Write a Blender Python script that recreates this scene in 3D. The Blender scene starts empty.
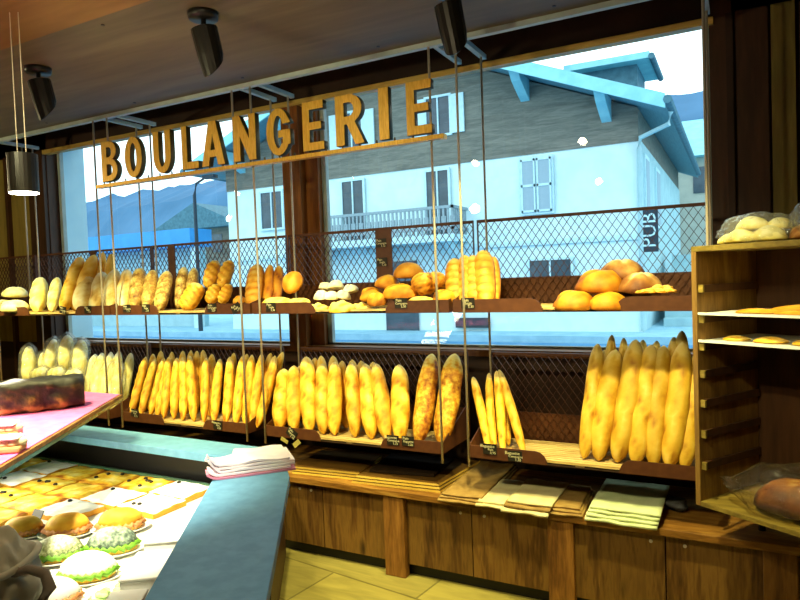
import bpy, bmesh, math, random
from math import sin, cos, pi, radians, sqrt, atan2
from mathutils import Vector, Matrix, noise
random.seed(7)
COL = bpy.context.scene.collection
SC = bpy.context.scene

# ------------------------------------------------------------------ camera
F, H = 640.0, 1.62
YAW, PIT, ROL = radians(27.8), radians(2.05), radians(2.1)
FW = Vector((-sin(YAW)*cos(PIT), cos(YAW)*cos(PIT), -sin(PIT)))
r0 = Vector((cos(YAW), sin(YAW), 0)); u0 = r0.cross(FW)
RV = r0*cos(ROL) - u0*sin(ROL); UV = r0*sin(ROL) + u0*cos(ROL)
CP = Vector((0, 0, H))
cd = bpy.data.cameras.new('camera'); cam = bpy.data.objects.new('camera', cd); COL.objects.link(cam)
cd.sensor_width = 36; cd.lens = F/800*36; cd.clip_end = 600; cd.clip_start = 0.05
m = Matrix((RV, UV, -FW)).transposed().to_4x4(); m.translation = CP
cam.matrix_world = m
SC.camera = cam

def ray(px, py): return FW + RV*((px-400)/F) - UV*((py-300)/F)
def at(px, py, Y):            # a measured point on the upright plane Y
    d = ray(px, py); return CP + d*(Y/d.y)
def atz(px, py, z):           # a measured point on the level z
    d = ray(px, py); return CP + d*((z-H)/d.z)

# ------------------------------------------------------------------ materials
def lin(c): return tuple(((v/255)/12.92 if v/255 <= .04045 else ((v/255+.055)/1.055)**2.4) for v in c)
def rgb(h): return lin((int(h[0:2], 16), int(h[2:4], 16), int(h[4:6], 16)))
MATS = {}
def base(name):
    m = bpy.data.materials.new(name); m.use_nodes = True
    nt = m.node_tree; b = nt.nodes['Principled BSDF']; MATS[name] = m
    return m, nt, b
def N(nt, t, **k):
    n = nt.nodes.new(t)
    for a, v in k.items():
        if a in n.inputs: n.inputs[a].default_value = v
        else: setattr(n, a, v)
    return n
def ramp(nt, src, stops):
    r = nt.nodes.new('ShaderNodeValToRGB'); e = r.color_ramp.elements
    while len(e) < len(stops): e.new(.5)
    for i, (p, c) in enumerate(stops): e[i].position = p; e[i].color = (*c, 1)
    nt.links.new(src, r.inputs[0]); return r
def coords(nt, scale=(1, 1, 1), rot=(0, 0, 0)):
    tc = N(nt, 'ShaderNodeTexCoord'); mp = N(nt, 'ShaderNodeMapping')
    mp.inputs['Scale'].default_value = scale; mp.inputs['Rotation'].default_value = rot
    nt.links.new(tc.outputs['Object'], mp.inputs['Vector']); return mp.outputs['Vector']
def simple(name, c1, c2=None, rough=.6, scale=12, metal=0, bump=0, stretch=(1, 1, 1), spec=.3):
    m, nt, b = base(name)
    c1 = rgb(c1); c2 = rgb(c2) if c2 else tuple(v*.8 for v in c1)
    nz = N(nt, 'ShaderNodeTexNoise', Scale=scale, Detail=4.0)
    nt.links.new(coords(nt, stretch), nz.inputs['Vector'])
    r = ramp(nt, nz.outputs['Fac'], [(.35, c2), (.65, c1)])
    nt.links.new(r.outputs[0], b.inputs['Base Color'])
    b.inputs['Roughness'].default_value = rough; b.inputs['Metallic'].default_value = metal
    b.inputs['Specular IOR Level'].default_value = spec
    if bump:
        bp = N(nt, 'ShaderNodeBump', Strength=bump, Distance=.01)
        nt.links.new(nz.outputs['Fac'], bp.inputs['Height']); nt.links.new(bp.outputs[0], b.inputs['Normal'])
    return m
def wood(name, cols, axis='z', scale=5, rough=.55, bump=.15, fine=9, knots=True):
    m, nt, b = base(name)
    st = {'x': (.35, 3, 3), 'y': (3, .35, 3), 'z': (3, 3, .35)}[axis]
    v = coords(nt, st)
    n1 = N(nt, 'ShaderNodeTexNoise', Scale=scale, Detail=6.0, Distortion=1.2); nt.links.new(v, n1.inputs['Vector'])
    n2 = N(nt, 'ShaderNodeTexNoise', Scale=scale*fine, Detail=3.0, Distortion=.4); nt.links.new(v, n2.inputs['Vector'])
    mx = N(nt, 'ShaderNodeMath', operation='MULTIPLY_ADD'); mx.inputs[1].default_value = .35
    nt.links.new(n2.outputs['Fac'], mx.inputs[0]); 
    ms = N(nt, 'ShaderNodeMath', operation='MULTIPLY'); ms.inputs[1].default_value = .65
    nt.links.new(n1.outputs['Fac'], ms.inputs[0]); nt.links.new(ms.outputs[0], mx.inputs[2])
    cs = [rgb(c) for c in cols]
    st = [(.36+.28*i/(len(cs)-1), c) for i, c in enumerate(cs)]
    r = ramp(nt, mx.outputs[0], st)
    out = r.outputs[0]
    if knots:
        vo = N(nt, 'ShaderNodeTexVoronoi', Scale=2.2); nt.links.new(coords(nt, {'x': (.8, 2, 2), 'y': (2, .8, 2), 'z': (2, 2, .8)}[axis]), vo.inputs['Vector'])
        kr = ramp(nt, vo.outputs['Distance'], [(.05, (.25, .25, .25)), (.13, (1, 1, 1))])
        mm = N(nt, 'ShaderNodeMixRGB', blend_type='MULTIPLY', Fac=1.0)
        nt.links.new(out, mm.inputs[1]); nt.links.new(kr.outputs[0], mm.inputs[2]); out = mm.outputs[0]
    oi = N(nt, 'ShaderNodeObjectInfo'); hs = N(nt, 'ShaderNodeHueSaturation')
    mr = N(nt, 'ShaderNodeMapRange'); mr.inputs['To Min'].default_value = .72; mr.inputs['To Max'].default_value = 1.25
    nt.links.new(oi.outputs['Random'], mr.inputs['Value']); nt.links.new(mr.outputs[0], hs.inputs['Value'])
    nt.links.new(out, hs.inputs['Color'])
    nt.links.new(hs.outputs[0], b.inputs['Base Color']); b.inputs['Roughness'].default_value = rough
    b.inputs['Specular IOR Level'].default_value = .3
    bp = N(nt, 'ShaderNodeBump', Strength=bump, Distance=.01)
    nt.links.new(mx.outputs[0], bp.inputs['Height']); nt.links.new(bp.outputs[0], b.inputs['Normal'])
    return m
def crust(name, cols, rough=.6, nscale=30, nstr=.35, bump=.25, vary=.12):
    m, nt, b = base(name)
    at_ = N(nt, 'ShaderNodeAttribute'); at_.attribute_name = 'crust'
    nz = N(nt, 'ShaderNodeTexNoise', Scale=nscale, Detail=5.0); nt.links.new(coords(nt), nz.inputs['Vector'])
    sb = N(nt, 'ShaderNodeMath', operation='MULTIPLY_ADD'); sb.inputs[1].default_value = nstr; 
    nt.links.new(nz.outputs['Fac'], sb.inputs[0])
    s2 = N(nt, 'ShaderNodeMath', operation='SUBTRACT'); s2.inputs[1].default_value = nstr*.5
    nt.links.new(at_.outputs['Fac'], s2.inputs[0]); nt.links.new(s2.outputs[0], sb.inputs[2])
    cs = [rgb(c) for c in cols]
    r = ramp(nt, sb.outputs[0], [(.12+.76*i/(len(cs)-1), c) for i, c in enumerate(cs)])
    oi = N(nt, 'ShaderNodeObjectInfo'); hs = N(nt, 'ShaderNodeHueSaturation')
    mr = N(nt, 'ShaderNodeMapRange'); mr.inputs['To Min'].default_value = 1-vary*1.5; mr.inputs['To Max'].default_value = 1+vary
    nt.links.new(oi.outputs['Random'], mr.inputs['Value']); nt.links.new(mr.outputs[0], hs.inputs['Value'])
    nt.links.new(r.outputs[0], hs.inputs['Color'])
    nt.links.new(hs.outputs[0], b.inputs['Base Color'])
    b.inputs['Roughness'].default_value = rough; b.inputs['Specular IOR Level'].default_value = .35
    bp = N(nt, 'ShaderNodeBump', Strength=bump, Distance=.008)
    nt.links.new(nz.outputs['Fac'], bp.inputs['Height']); nt.links.new(bp.outputs[0], b.inputs['Normal'])
    return m
def emit(name, c, s):
    m, nt, b = base(name)
    b.inputs['Base Color'].default_value = (*rgb(c), 1)
    b.inputs['Emission Color'].default_value = (*rgb(c), 1); b.inputs['Emission Strength'].default_value = s
    return m
def film(name, tint, gloss, rough, bump, scale, milk=0):
    m, nt, b = base(name); nt.nodes.remove(b)
    out = [n for n in nt.nodes if n.type == 'OUTPUT_MATERIAL'][0]
    tr = N(nt, 'ShaderNodeBsdfTransparent'); tr.inputs[0].default_value = (*tint, 1)
    gl = N(nt, 'ShaderNodeBsdfGlossy'); gl.inputs['Roughness'].default_value = rough
    nrm = None
    if bump:
        nz = N(nt, 'ShaderNodeTexNoise', Scale=scale, Detail=3.0, Distortion=2.0); nt.links.new(coords(nt), nz.inputs['Vector'])
        bp = N(nt, 'ShaderNodeBump', Strength=bump, Distance=.02); nt.links.new(nz.outputs['Fac'], bp.inputs['Height'])
        nrm = bp.outputs[0]; nt.links.new(nrm, gl.inputs['Normal'])
    ge = N(nt, 'ShaderNodeNewGeometry'); dt = N(nt, 'ShaderNodeVectorMath', operation='DOT_PRODUCT')
    nt.links.new(ge.outputs['Incoming'], dt.inputs[0]); nt.links.new(nrm or ge.outputs['Normal'], dt.inputs[1])
    ab = N(nt, 'ShaderNodeMath', operation='ABSOLUTE'); nt.links.new(dt.outputs['Value'], ab.inputs[0])
    om = N(nt, 'ShaderNodeMath', operation='SUBTRACT', use_clamp=True); om.inputs[0].default_value = 1; nt.links.new(ab.outputs[0], om.inputs[1])
    pw = N(nt, 'ShaderNodeMath', operation='POWER'); pw.inputs[1].default_value = 5; nt.links.new(om.outputs[0], pw.inputs[0])
    ma = N(nt, 'ShaderNodeMath', operation='MULTIPLY_ADD', use_clamp=True); ma.inputs[1].default_value = .8; ma.inputs[2].default_value = gloss; nt.links.new(pw.outputs[0], ma.inputs[0])
    mx = N(nt, 'ShaderNodeMixShader'); nt.links.new(ma.outputs[0], mx.inputs[0])
    src = tr.outputs[0]
    if milk:
        df = N(nt, 'ShaderNodeBsdfDiffuse'); df.inputs[0].default_value = (.9, .9, .82, 1); tl = N(nt, 'ShaderNodeBsdfTranslucent'); tl.inputs[0].default_value = (.9, .9, .82, 1)
        a1 = N(nt, 'ShaderNodeMixShader', Fac=.5); nt.links.new(df.outputs[0], a1.inputs[1]); nt.links.new(tl.outputs[0], a1.inputs[2])
        a2 = N(nt, 'ShaderNodeMixShader', Fac=milk); nt.links.new(tr.outputs[0], a2.inputs[1]); nt.links.new(a1.outputs[0], a2.inputs[2]); src = a2.outputs[0]
    nt.links.new(src, mx.inputs[1]); nt.links.new(gl.outputs[0], mx.inputs[2]); nt.links.new(mx.outputs[0], out.inputs[0])
    return m

M = dict(
 baguette=crust('baguette_crust', ['8a4a04', 'bc7a12', 'dca224', 'ecbe40', 'f4d478']),
 thick=crust('baguette_floured', ['8a5408', 'b47e18', 'cea028', 'dcb23e', 'e8c868'], vary=.08),
 cheese=crust('cheese_crust', ['6a3006', 'a45c10', 'd08c1c', 'ecbc3c', 'fae482'], nscale=42, nstr=1.0, bump=.6),
 golden=crust('golden_crust', ['8a480a', 'bc7812', 'da9c22', 'eabc40', 'f6da82']),
 orange=crust('orange_crust', ['84420a', 'b66c12', 'd28c20', 'e2a636', 'eec464']),
 dark=crust('dark_crust', ['3c1c08', '6e3c14', '94602a', 'c09a58', 'e8d4a0']),
 seeded=crust('seeded_crust', ['4c2e10', '80582a', 'a88240', 'd0b468', 'e8d89c'], nscale=90, nstr=.8),
 floury=crust('floury_crust', ['a87c34', 'd4ac5c', 'ecd898', 'f8f0cc', 'fffbea'], nstr=.5),
 pale=crust('pale_crust', ['a08838', 'ccb450', 'e4d478', 'f0e8a8', 'faf6d8'], nstr=.4),
 whitebun=crust('white_bun', ['d0c890', 'ece6bc', 'f8f6e0', 'fffff4', 'ffffff'], nstr=.3),
 choc=crust('burnt_cake', ['0c0806', '18100a', '2e2010', '58421a', 'a08438'], rough=.6, nscale=25, nstr=.9, bump=.9),
 brown_metal=simple('brown_metal', '58321a', '4e2a16', .5, 30, 0, 0, spec=.35),
 mesh_metal=simple('mesh_metal', '54301c', '462614', .5, 30, .2),
 dark_brown=simple('dark_brown_paint', '3a2618', '2e1c12', .6, 6, 0, 0),
 rod=simple('brushed_steel', 'c4b8a4', 'aca08c', .4, 40, .25, 0, (1, 1, .05)),
 slat=wood('slat_wood', ['a8864c', 'c8a868', 'e0c48a'], 'x', 6, .5, .1, 9, False),
 bench=wood('aged_pine', ['442c12', '60401c', '7a5828', '6c4c22'], 'z', 2.6, .5, .3),
 benchtop=wood('bench_top_pine', ['6a4418', '8e6026', 'b08440'], 'x', 5, .5, .2),
 post=wood('post_pine', ['5c3a18', '7c5222', '946630'], 'z', 4, .55, .2),
 rackw=wood('rack_wood', ['6e4e22', '8a6630', 'a47e3e'], 'z', 4, .5, .08, 9, False),
 rackx=wood('rack_wood_across', ['74602a', '8e7834', 'a68e42'], 'x', 4, .5, .08, 9, False),
 ceil=wood('ceiling_ply_daylit', ['4c4636', '58503e', '645c48'], 'x', 1.2, .6, .03, 5, False),  # window-side ply made greyer: daylight put into the colour
 ceil2=wood('ceiling_ply_warm', ['6c4e24', '785a2c', '846434'], 'x', 1.2, .6, .03, 5, False),
 black=simple('black_paint', '16130f', '0e0c0a', .45, 8),
 blackm=simple('black_satin_metal', '1e1c1a', '141210', .4, 8, .3),
 gold=simple('brushed_gold', 'e0b44c', 'c89a38', .4, 50, .35, .05, (4, .4, .4)),
 goldside=simple('letter_side', '5a4a20', '4a3a18', .5, 20, .4),
 trim=wood('trim_oak', ['a08440', 'bc9c50', 'd0b060'], 'x', 3, .4, .05, 9, False),
 mull=wood('mullion_brown', ['70421c', '865224', '9c642e'], 'z', 2, .4, .05, 9, False),
 frame=simple('window_frame_grey', 'a8b8b4', '98a8a4', .5, 10),
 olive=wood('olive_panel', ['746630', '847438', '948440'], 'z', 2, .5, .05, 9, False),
 wallb=wood('wall_brown', ['3a2414', '482e1a', '543620'], 'z', 2, .5, .05, 9, False),
 slate=simple('slate_laminate', '6498bc', '588cb0', .5, 25, 0, .04),
 white=simple('white_plastic', 'f6f6f2', 'eeeeea', .4, 10),
 plate=simple('white_paper_plate', 'f8f6ee', 'f0eee6', .5, 10),
 glassgreen=simple('glass_edge_green', '4a7058', '3a5c48', .2, 10, spec=.6),
 pink=simple('pink_paper', 'e070b4', 'd060a4', .6, 20, 0, .05),
 pinkwhite=simple('pink_white_paper', 'ece4ec', 'e4d4e0', .7, 15),
 pinkedge=simple('deep_pink_paper', 'd890a8', 'cc7c98', .7, 15),
 kraft=simple('kraft_paper', 'a08048', '8c6c38', .75, 20, 0, .1),
 cream=simple('cream_paper', 'e0d4a8', 'd0c090', .75, 14, 0, .1),
 greenwhite=simple('pale_green_paper', 'dce4b8', 'ccd8a4', .75, 14, 0, .1),
 board=wood('board_edge', ['c09a3c', 'd8b24c', 'e4c464'], 'x', 4, .5, .05, 9, False),
 boardtop=simple('board_top', '6a4a1e', '5c4018', .5, 12, stretch=(.3, 3, 3)),
 darkboard=simple('dark_sheet', '2e2014', '261a10', .5, 12),
 greybag=simple('grey_cloth', 'b4b09c', '989480', .85, 9, 0, .6),
 greystrap=simple('grey_strap', '7c7264', '6a6054', .8, 20, 0, .2),
 tag=simple('black_tag', '26221a', '1c1a14', .5, 20),
 chalk=simple('chalk_lettering', 'e8e0b8', 'd8cc98', .7, 40),
 tagpaper=simple('yellow_tag', 'd8cc78', 'c8b860', .7, 40),
 lettuce=simple('lettuce', '7cae38', '548a24', .5, 30, 0, .4),
 ham=simple('ham_filling', 'd89860', 'b87040', .5, 30),
 pizza=crust('pizza_cheese', ['9a5408', 'd09018', 'eac030', 'f6e070', 'fff6c0'], nscale=26, nstr=1.0, bump=.3),
 pizzaside=simple('pizza_dough', 'e0a838', 'c88c28', .7, 20),
 quiche=crust('white_square_top', ['e8d8a0', 'f6f0d0', 'fffdf0', 'ffffff', 'ffffff'], nscale=18, nstr=.5),
 olives=simple('black_olive', '2a2018', '1c1610', .4, 20),
 toilet=simple('case_white', 'f4f4ec', 'eaeae2', .5, 10),
 # outside
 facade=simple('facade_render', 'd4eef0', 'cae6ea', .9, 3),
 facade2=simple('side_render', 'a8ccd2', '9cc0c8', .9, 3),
 timber=wood('weathered_timber', ['5a5c56', '6a6c64', '7c7c72'], 'x', 2.2, .8, .05, 7, False),
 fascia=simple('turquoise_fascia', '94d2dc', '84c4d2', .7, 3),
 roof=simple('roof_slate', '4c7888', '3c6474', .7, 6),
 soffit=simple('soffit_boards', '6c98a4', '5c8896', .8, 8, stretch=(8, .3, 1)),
 shutter=simple('shutter_paint', '9cb4c0', '90a8b6', .7, 20, stretch=(.3, .3, 30)),
 wframe=simple('window_white', 'c4e4ea', 'b8dae2', .6, 10),
 darkglass=simple('dark_window', '3c505c', '2c404c', .25, 3, spec=.6),
 rail=simple('balcony_paint', '94a8b0', '84989f', .7, 20),
 street=simple('asphalt', '5890b8', '4c84ac', .9, 2),
 kerb=simple('pavement', '98c4d6', '88b6ca', .9, 3),
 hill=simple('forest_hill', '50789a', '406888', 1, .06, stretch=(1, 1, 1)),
 blue=simple('blue_sheet', '3c96d8', '348ccc', .5, 2),
 beige=simple('beige_render', 'b0b4a8', 'a0a69c', .9, 2),
 jamb=simple('pale_jamb', 'c4eaf4', 'b4e0ee', .8, 4),
 signdark=simple('sign_dark', '2c3c48', '243440', .6, 5),
 glass=film('window_glass', (.93, .99, 1.0), .04, .0, 0, 1),
 plastic=film('bag_film', (.98, .98, .96), .08, .14, 1.0, 26, .12),
 darkfilm=film('bag_film_dark', (.94, .9, .84), .05, .1, 1.0, 22, .015),
 lamp=emit('spot_lens', 'fff2d8', 45),
 pend=emit('pendant_lens', 'fff4d8', 22),
)
# floor: wood look tiles
def floor_mat():
    m, nt, b = base('floor_tiles')
    v = coords(nt, (1, 1, 1), (0, 0, radians(8)))
    bk = N(nt, 'ShaderNodeTexBrick', Scale=1.0); bk.inputs['Brick Width'].default_value = 1.1; bk.inputs['Row Height'].default_value = .36
    bk.inputs['Mortar Size'].default_value = .006
    bk.inputs['Color1'].default_value = (*rgb('a89a52'), 1); bk.inputs['Color2'].default_value = (*rgb('90844a'), 1); bk.inputs['Mortar'].default_value = (*rgb('6e6434'), 1)
    nt.links.new(v, bk.inputs['Vector'])
    nz = N(nt, 'ShaderNodeTexNoise', Scale=6.0, Detail=6.0, Distortion=1.0); nt.links.new(coords(nt, (.5, 2.5, 1)), nz.inputs['Vector'])
    rr = ramp(nt, nz.outputs['Fac'], [(.3, (.65, .65, .6)), (.7, (1.1, 1.1, 1.05))])
    mm = N(nt, 'ShaderNodeMixRGB', blend_type='MULTIPLY', Fac=1.0); nt.links.new(bk.outputs['Color'], mm.inputs[1]); nt.links.new(rr.outputs[0], mm.inputs[2])
    nt.links.new(mm.outputs[0], b.inputs['Base Color']); b.inputs['Roughness'].default_value = .45
    return m
M['floor'] = floor_mat()

# ------------------------------------------------------------------ mesh helpers
def box(bm, x0, x1, y0, y1, z0, z1, mi=0):
    v = [bm.verts.new((x, y, z)) for z in (z0, z1) for y in (y0, y1) for x in (x0, x1)]
    for f in ((0, 2, 3, 1), (4, 5, 7, 6), (0, 1, 5, 4), (2, 6, 7, 3), (0, 4, 6, 2), (1, 3, 7, 5)):
        bm.faces.new([v[i] for i in f]).material_index = mi
def obox(bm, o, ax, ay, az, lo, hi, mi=0):      # box in an oriented frame
    v = [bm.verts.new(o+ax*x+ay*y+az*z) for z in (lo[2], hi[2]) for y in (lo[1], hi[1]) for x in (lo[0], hi[0])]
    for f in ((0, 2, 3, 1), (4, 5, 7, 6), (0, 1, 5, 4), (2, 6, 7, 3), (0, 4, 6, 2), (1, 3, 7, 5)):
        bm.faces.new([v[i] for i in f]).material_index = mi
def prism(bm, pts, off, mi=0, side=None):       # planar 3-D polygon extruded by off
    off = Vector(off); a = [bm.verts.new(Vector(p)) for p in pts]; b = [bm.verts.new(Vector(p)+off) for p in pts]
    n = len(pts)
    bm.faces.new(a[::-1]).material_index = mi; bm.faces.new(b).material_index = mi
    for i in range(n):
        bm.faces.new((a[i], a[(i+1) % n], b[(i+1) % n], b[i])).material_index = mi if side is None else side
def tube(bm, pts, r, n=8, cap=True, mi=0):
    pts = [Vector(p) for p in pts]; rings = []
    for i, p in enumerate(pts):
        t = (pts[min(i+1, len(pts)-1)]-pts[max(i-1, 0)]).normalized()
        a = t.cross(Vector((0, 0, 1)) if abs(t.z) < .9 else Vector((1, 0, 0))).normalized(); b = t.cross(a)
        rr = r[i] if isinstance(r, (list, tuple)) else r
        rings.append([bm.verts.new(p+(a*cos(2*pi*k/n)+b*sin(2*pi*k/n))*rr) for k in range(n)])
    for i in range(len(rings)-1):
        for k in range(n):
            bm.faces.new((rings[i][k], rings[i][(k+1) % n], rings[i+1][(k+1) % n], rings[i+1][k])).material_index = mi
    if cap: bm.faces.new(rings[0][::-1]).material_index = mi; bm.faces.new(rings[-1]).material_index = mi
def mesh_from(bm, name, mats, smooth=False):
    bmesh.ops.recalc_face_normals(bm, faces=bm.faces[:])
    me = bpy.data.meshes.new(name); bm.to_mesh(me); bm.free()
    for m in (mats if isinstance(mats, (list, tuple)) else [mats]): me.materials.append(m)
    if smooth: me.polygons.foreach_set('use_smooth', [True]*len(me.polygons))
    return me
def obj(name, bm, mats, parent=None, smooth=False, bevel=0):
    """world-space bmesh -> object whose origin is its own base (or its parent's)"""
    if parent is not None:
        p = parent; org = Vector((0, 0, 0))
        while p is not None: org += p.location; p = p.parent
    else:
        xs = [v.co for v in bm.verts]
        org = Vector(((min(v.x for v in xs)+max(v.x for v in xs))/2, (min(v.y for v in xs)+max(v.y for v in xs))/2, min(v.z for v in xs)))
    for v in bm.verts: v.co -= org
    me = mesh_from(bm, name, mats, smooth)
    o = bpy.data.objects.new(name, me); COL.objects.link(o)
    if parent is not None: o.parent = parent
    else: o.location = org
    if bevel:
        md = o.modifiers.new('edge', 'BEVEL'); md.width = bevel; md.segments = 2; md.limit_method = 'ANGLE'
    return o
def tag(o, label, cat, group=None):
    o['label'] = label; o['category'] = cat
    if group: o['group'] = group
    return o
def thing(name, loc, label, cat, group=None):
    o = bpy.data.objects.new(name, None); COL.objects.link(o); o.location = loc; o.empty_display_size = .05
    return tag(o, label, cat, group)
def struct(name, bm, mats, parent=None, bevel=0):
    o = obj(name, bm, mats, parent, bevel=bevel)
    if parent is None: o['kind'] = 'structure'
    return o
def BM(): return bmesh.new()
ORD = ['first', 'second', 'third', 'fourth', 'fifth', 'sixth', 'seventh', 'eighth', 'ninth', 'tenth', 'eleventh', 'twelfth', 'thirteenth', 'fourteenth', 'fifteenth', 'sixteenth', 'seventeenth']

# ------------------------------------------------------------------ room shell
XL, XR, YB, YW = -7.2, 2.6, -2.6, 3.64        # left, right, behind the viewer, window wall face
WX0, WX1, WZ0, WZ1, WZH = -5.42, -.105, 1.165, 2.835, 3.02
bm = BM(); box(bm, XL, XR, YB, 4.1, -.1, 0); struct('floor', bm, M['floor'])
bm = BM(); box(bm, XL, XR, 1.905, 3.0, 2.80, 2.83)
for x in (-5.2, -4.3, -3.4, -2.5, -1.6, -.7, .2):
    for y in (1.98, 2.9):
        tube(bm, [(x, y, 2.797), (x, y, 2.801)], .009, 8, mi=1)
o = struct('ceiling', bm, [M['ceil'], M['black']])
bm = BM(); box(bm, XL, XR, YB, 1.895, 2.785, 2.83); struct('ceiling_2', bm, M['ceil2'])
bm = BM(); box(bm, XL, XR, 2.98, 3.012, 2.775, 2.84); struct('trim_1', bm, M['frame'])
bm = BM(); box(bm, XL, XR, 3.0, 4.1, 3.25, 3.3); struct('ceiling_3', bm, M['black'])
bm = BM(); box(bm, XL, XR, 3.0, 3.02, 2.84, 3.25); struct('trim_2', bm, M['black'])
# window wall, from the pieces around the opening
bm = BM(); box(bm, XL, XR, YW, 4.03, 0, WZ0-.02); box(bm, XL, XR, YW, 3.68, WZ1+.02, 3.3); box(bm, XL, XR, 3.68, 4.03, WZH, 3.3)
struct('wall_back', bm, M['dark_brown'])
bm = BM(); box(bm, XL, -5.62, YW, 4.03, WZ0-.02, WZH); struct('wall_back_left', bm, M['olive'])
bm = BM(); box(bm, WX1+.09, XR, YW, 4.03, WZ0-.02, WZH); struct('wall_back_right', bm, M['wallb'])
for k, (x0, x1, mm) in enumerate([(-5.66, -5.44, 'wallb'), (-6.02, -5.98, 'wallb'), (-.03, .0, 'dark_brown'), (.012, .15, 'wallb'), (.163, .262, 'olive'), (.28, .8, 'wallb')]):  # olive strip on the right paints in a spotlit band of the wall
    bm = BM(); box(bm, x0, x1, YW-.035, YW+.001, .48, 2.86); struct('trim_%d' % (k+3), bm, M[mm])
bm = BM(); box(bm, XL-.1, XL, YB, 4.1, 0, 3.3); struct('wall_left', bm, M['olive'])
bm = BM(); box(bm, XR, XR+.1, YB, 4.1, 0, 3.3); struct('wall_right', bm, M['wallb'])
bm = BM(); box(bm, XL, XR, YB-.1, YB, 0, 3.3); struct('wall_front', bm, M['wallb'])
# window: jambs, head trim, sill, mullion, sashes, panes
win = bpy.data.objects.new('window_1', None); COL.objects.link(win); win.location = (WX0, YW, WZ0); win['kind'] = 'structure'
bm = BM(); box(bm, -5.50, WX1+.02, YW-.03, YW+.03, WZ1-.01, WZ1+.025); obj('head_trim', bm, M['trim'], win)
bm = BM(); box(bm, WX0-.02, WX1, YW-.02, YW+.10, WZ0-.04, WZ0); obj('sill', bm, M['mull'], win)
bm = BM(); box(bm, WX0-.2, WX0-.01, YW, 3.78, WZ0, WZH); obj('jamb', bm, M['wallb'], win)
bm = BM(); box(bm, WX1, WX1+.10, YW-.01, 3.78, WZ0, WZH); obj('jamb', bm, M['wallb'], win)
bm = BM(); box(bm, -2.80, -2.655, YW-.02, 3.80, WZ0, WZ1); box(bm, -2.655, -2.55, YW+.05, 3.80, WZ0, WZH); obj('mullion', bm, M['mull'], win)
YG = 3.75
for x0, x1 in ((WX0, -2.80), (-2.55, WX1)):
    bm = BM()
    for a in ((x0, x0+.035, WZ0, WZH), (x1-.02, x1, WZ0, WZH), (x0, x1, WZ0, WZ0+.015), (x0, x1, WZH-.03, WZH)):
        box(bm, a[0], a[1], YG-.015, YG+.02, a[2], a[3])
    obj('sash', bm, M['frame'], win)
    bm = BM(); bm.faces.new([bm.verts.new(q) for q in ((x0+.01, YG, WZ0), (x1-.01, YG, WZ0), (x1-.01, YG, WZH), (x0+.01, YG, WZH))]); obj('pane', bm, M['glass'], win)
bm = BM(); box(bm, WX0-.25, WX0-.02, 3.78, 4.02, WZ0-.1, WZH+.02); obj('outer_jamb', bm, M['jamb'], win)

# ------------------------------------------------------------------ bread shelving
MODS = [(-6.45, -5.31), (-5.18, -3.92), (-3.79, -2.66), (-2.53, -1.355), (-1.22, -.10)]
YF, YBK = 3.0, 3.38
ZU, ZL = 1.435, .70
def strands(bm, x0, x1, z0, z1, y, pw=.041, ph=.062, w=.0016):
    cols = int((x1-x0)/pw); pw = (x1-x0)/cols; rows = int(round((z1-z0)/(ph/2))); dz = (z1-z0)/rows
    for c in range(cols):
        for s in (0, 1):           # two zigzags per column make the diamonds
            prev = None
            for r in range(rows+1):
                xx = x0+pw*(c+(.5 if (r % 2) else 0)) if s == 0 else x0+pw*(c+(.5 if (r % 2) else 1))
                z = z0+dz*r
                ring = [bm.verts.new((xx-w, y-.002, z)), bm.verts.new((xx+w, y-.002, z)), bm.verts.new((xx+w, y+.003, z)), bm.verts.new((xx-w, y+.003, z))]
                if prev:
                    for k in range(4): bm.faces.new((prev[k], prev[(k+1) % 4], ring[(k+1) % 4], ring[k]))
                prev = ring
WHERE = ['beyond the left window edge', 'at the window left end', 'left of the mullion', 'right of the mullion', 'beside the wooden rack']
def lip_poly(x0, x1, y, z0, h, rl, rr):
    pts = [(x0, y, z0), (x1, y, z0)]
    if rr: pts += [(x1-h*.9*(1-cos(a)), y, z0+h*sin(a)) for a in [radians(t) for t in (15, 40, 65, 90)]]
    else: pts += [(x1, y, z0+h)]
    if rl: pts += [(x0+h*.9*(1-cos(a)), y, z0+h*sin(a)) for a in [radians(t) for t in (90, 65, 40, 15)]]
    else: pts += [(x0, y, z0+h)]
    return pts
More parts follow.
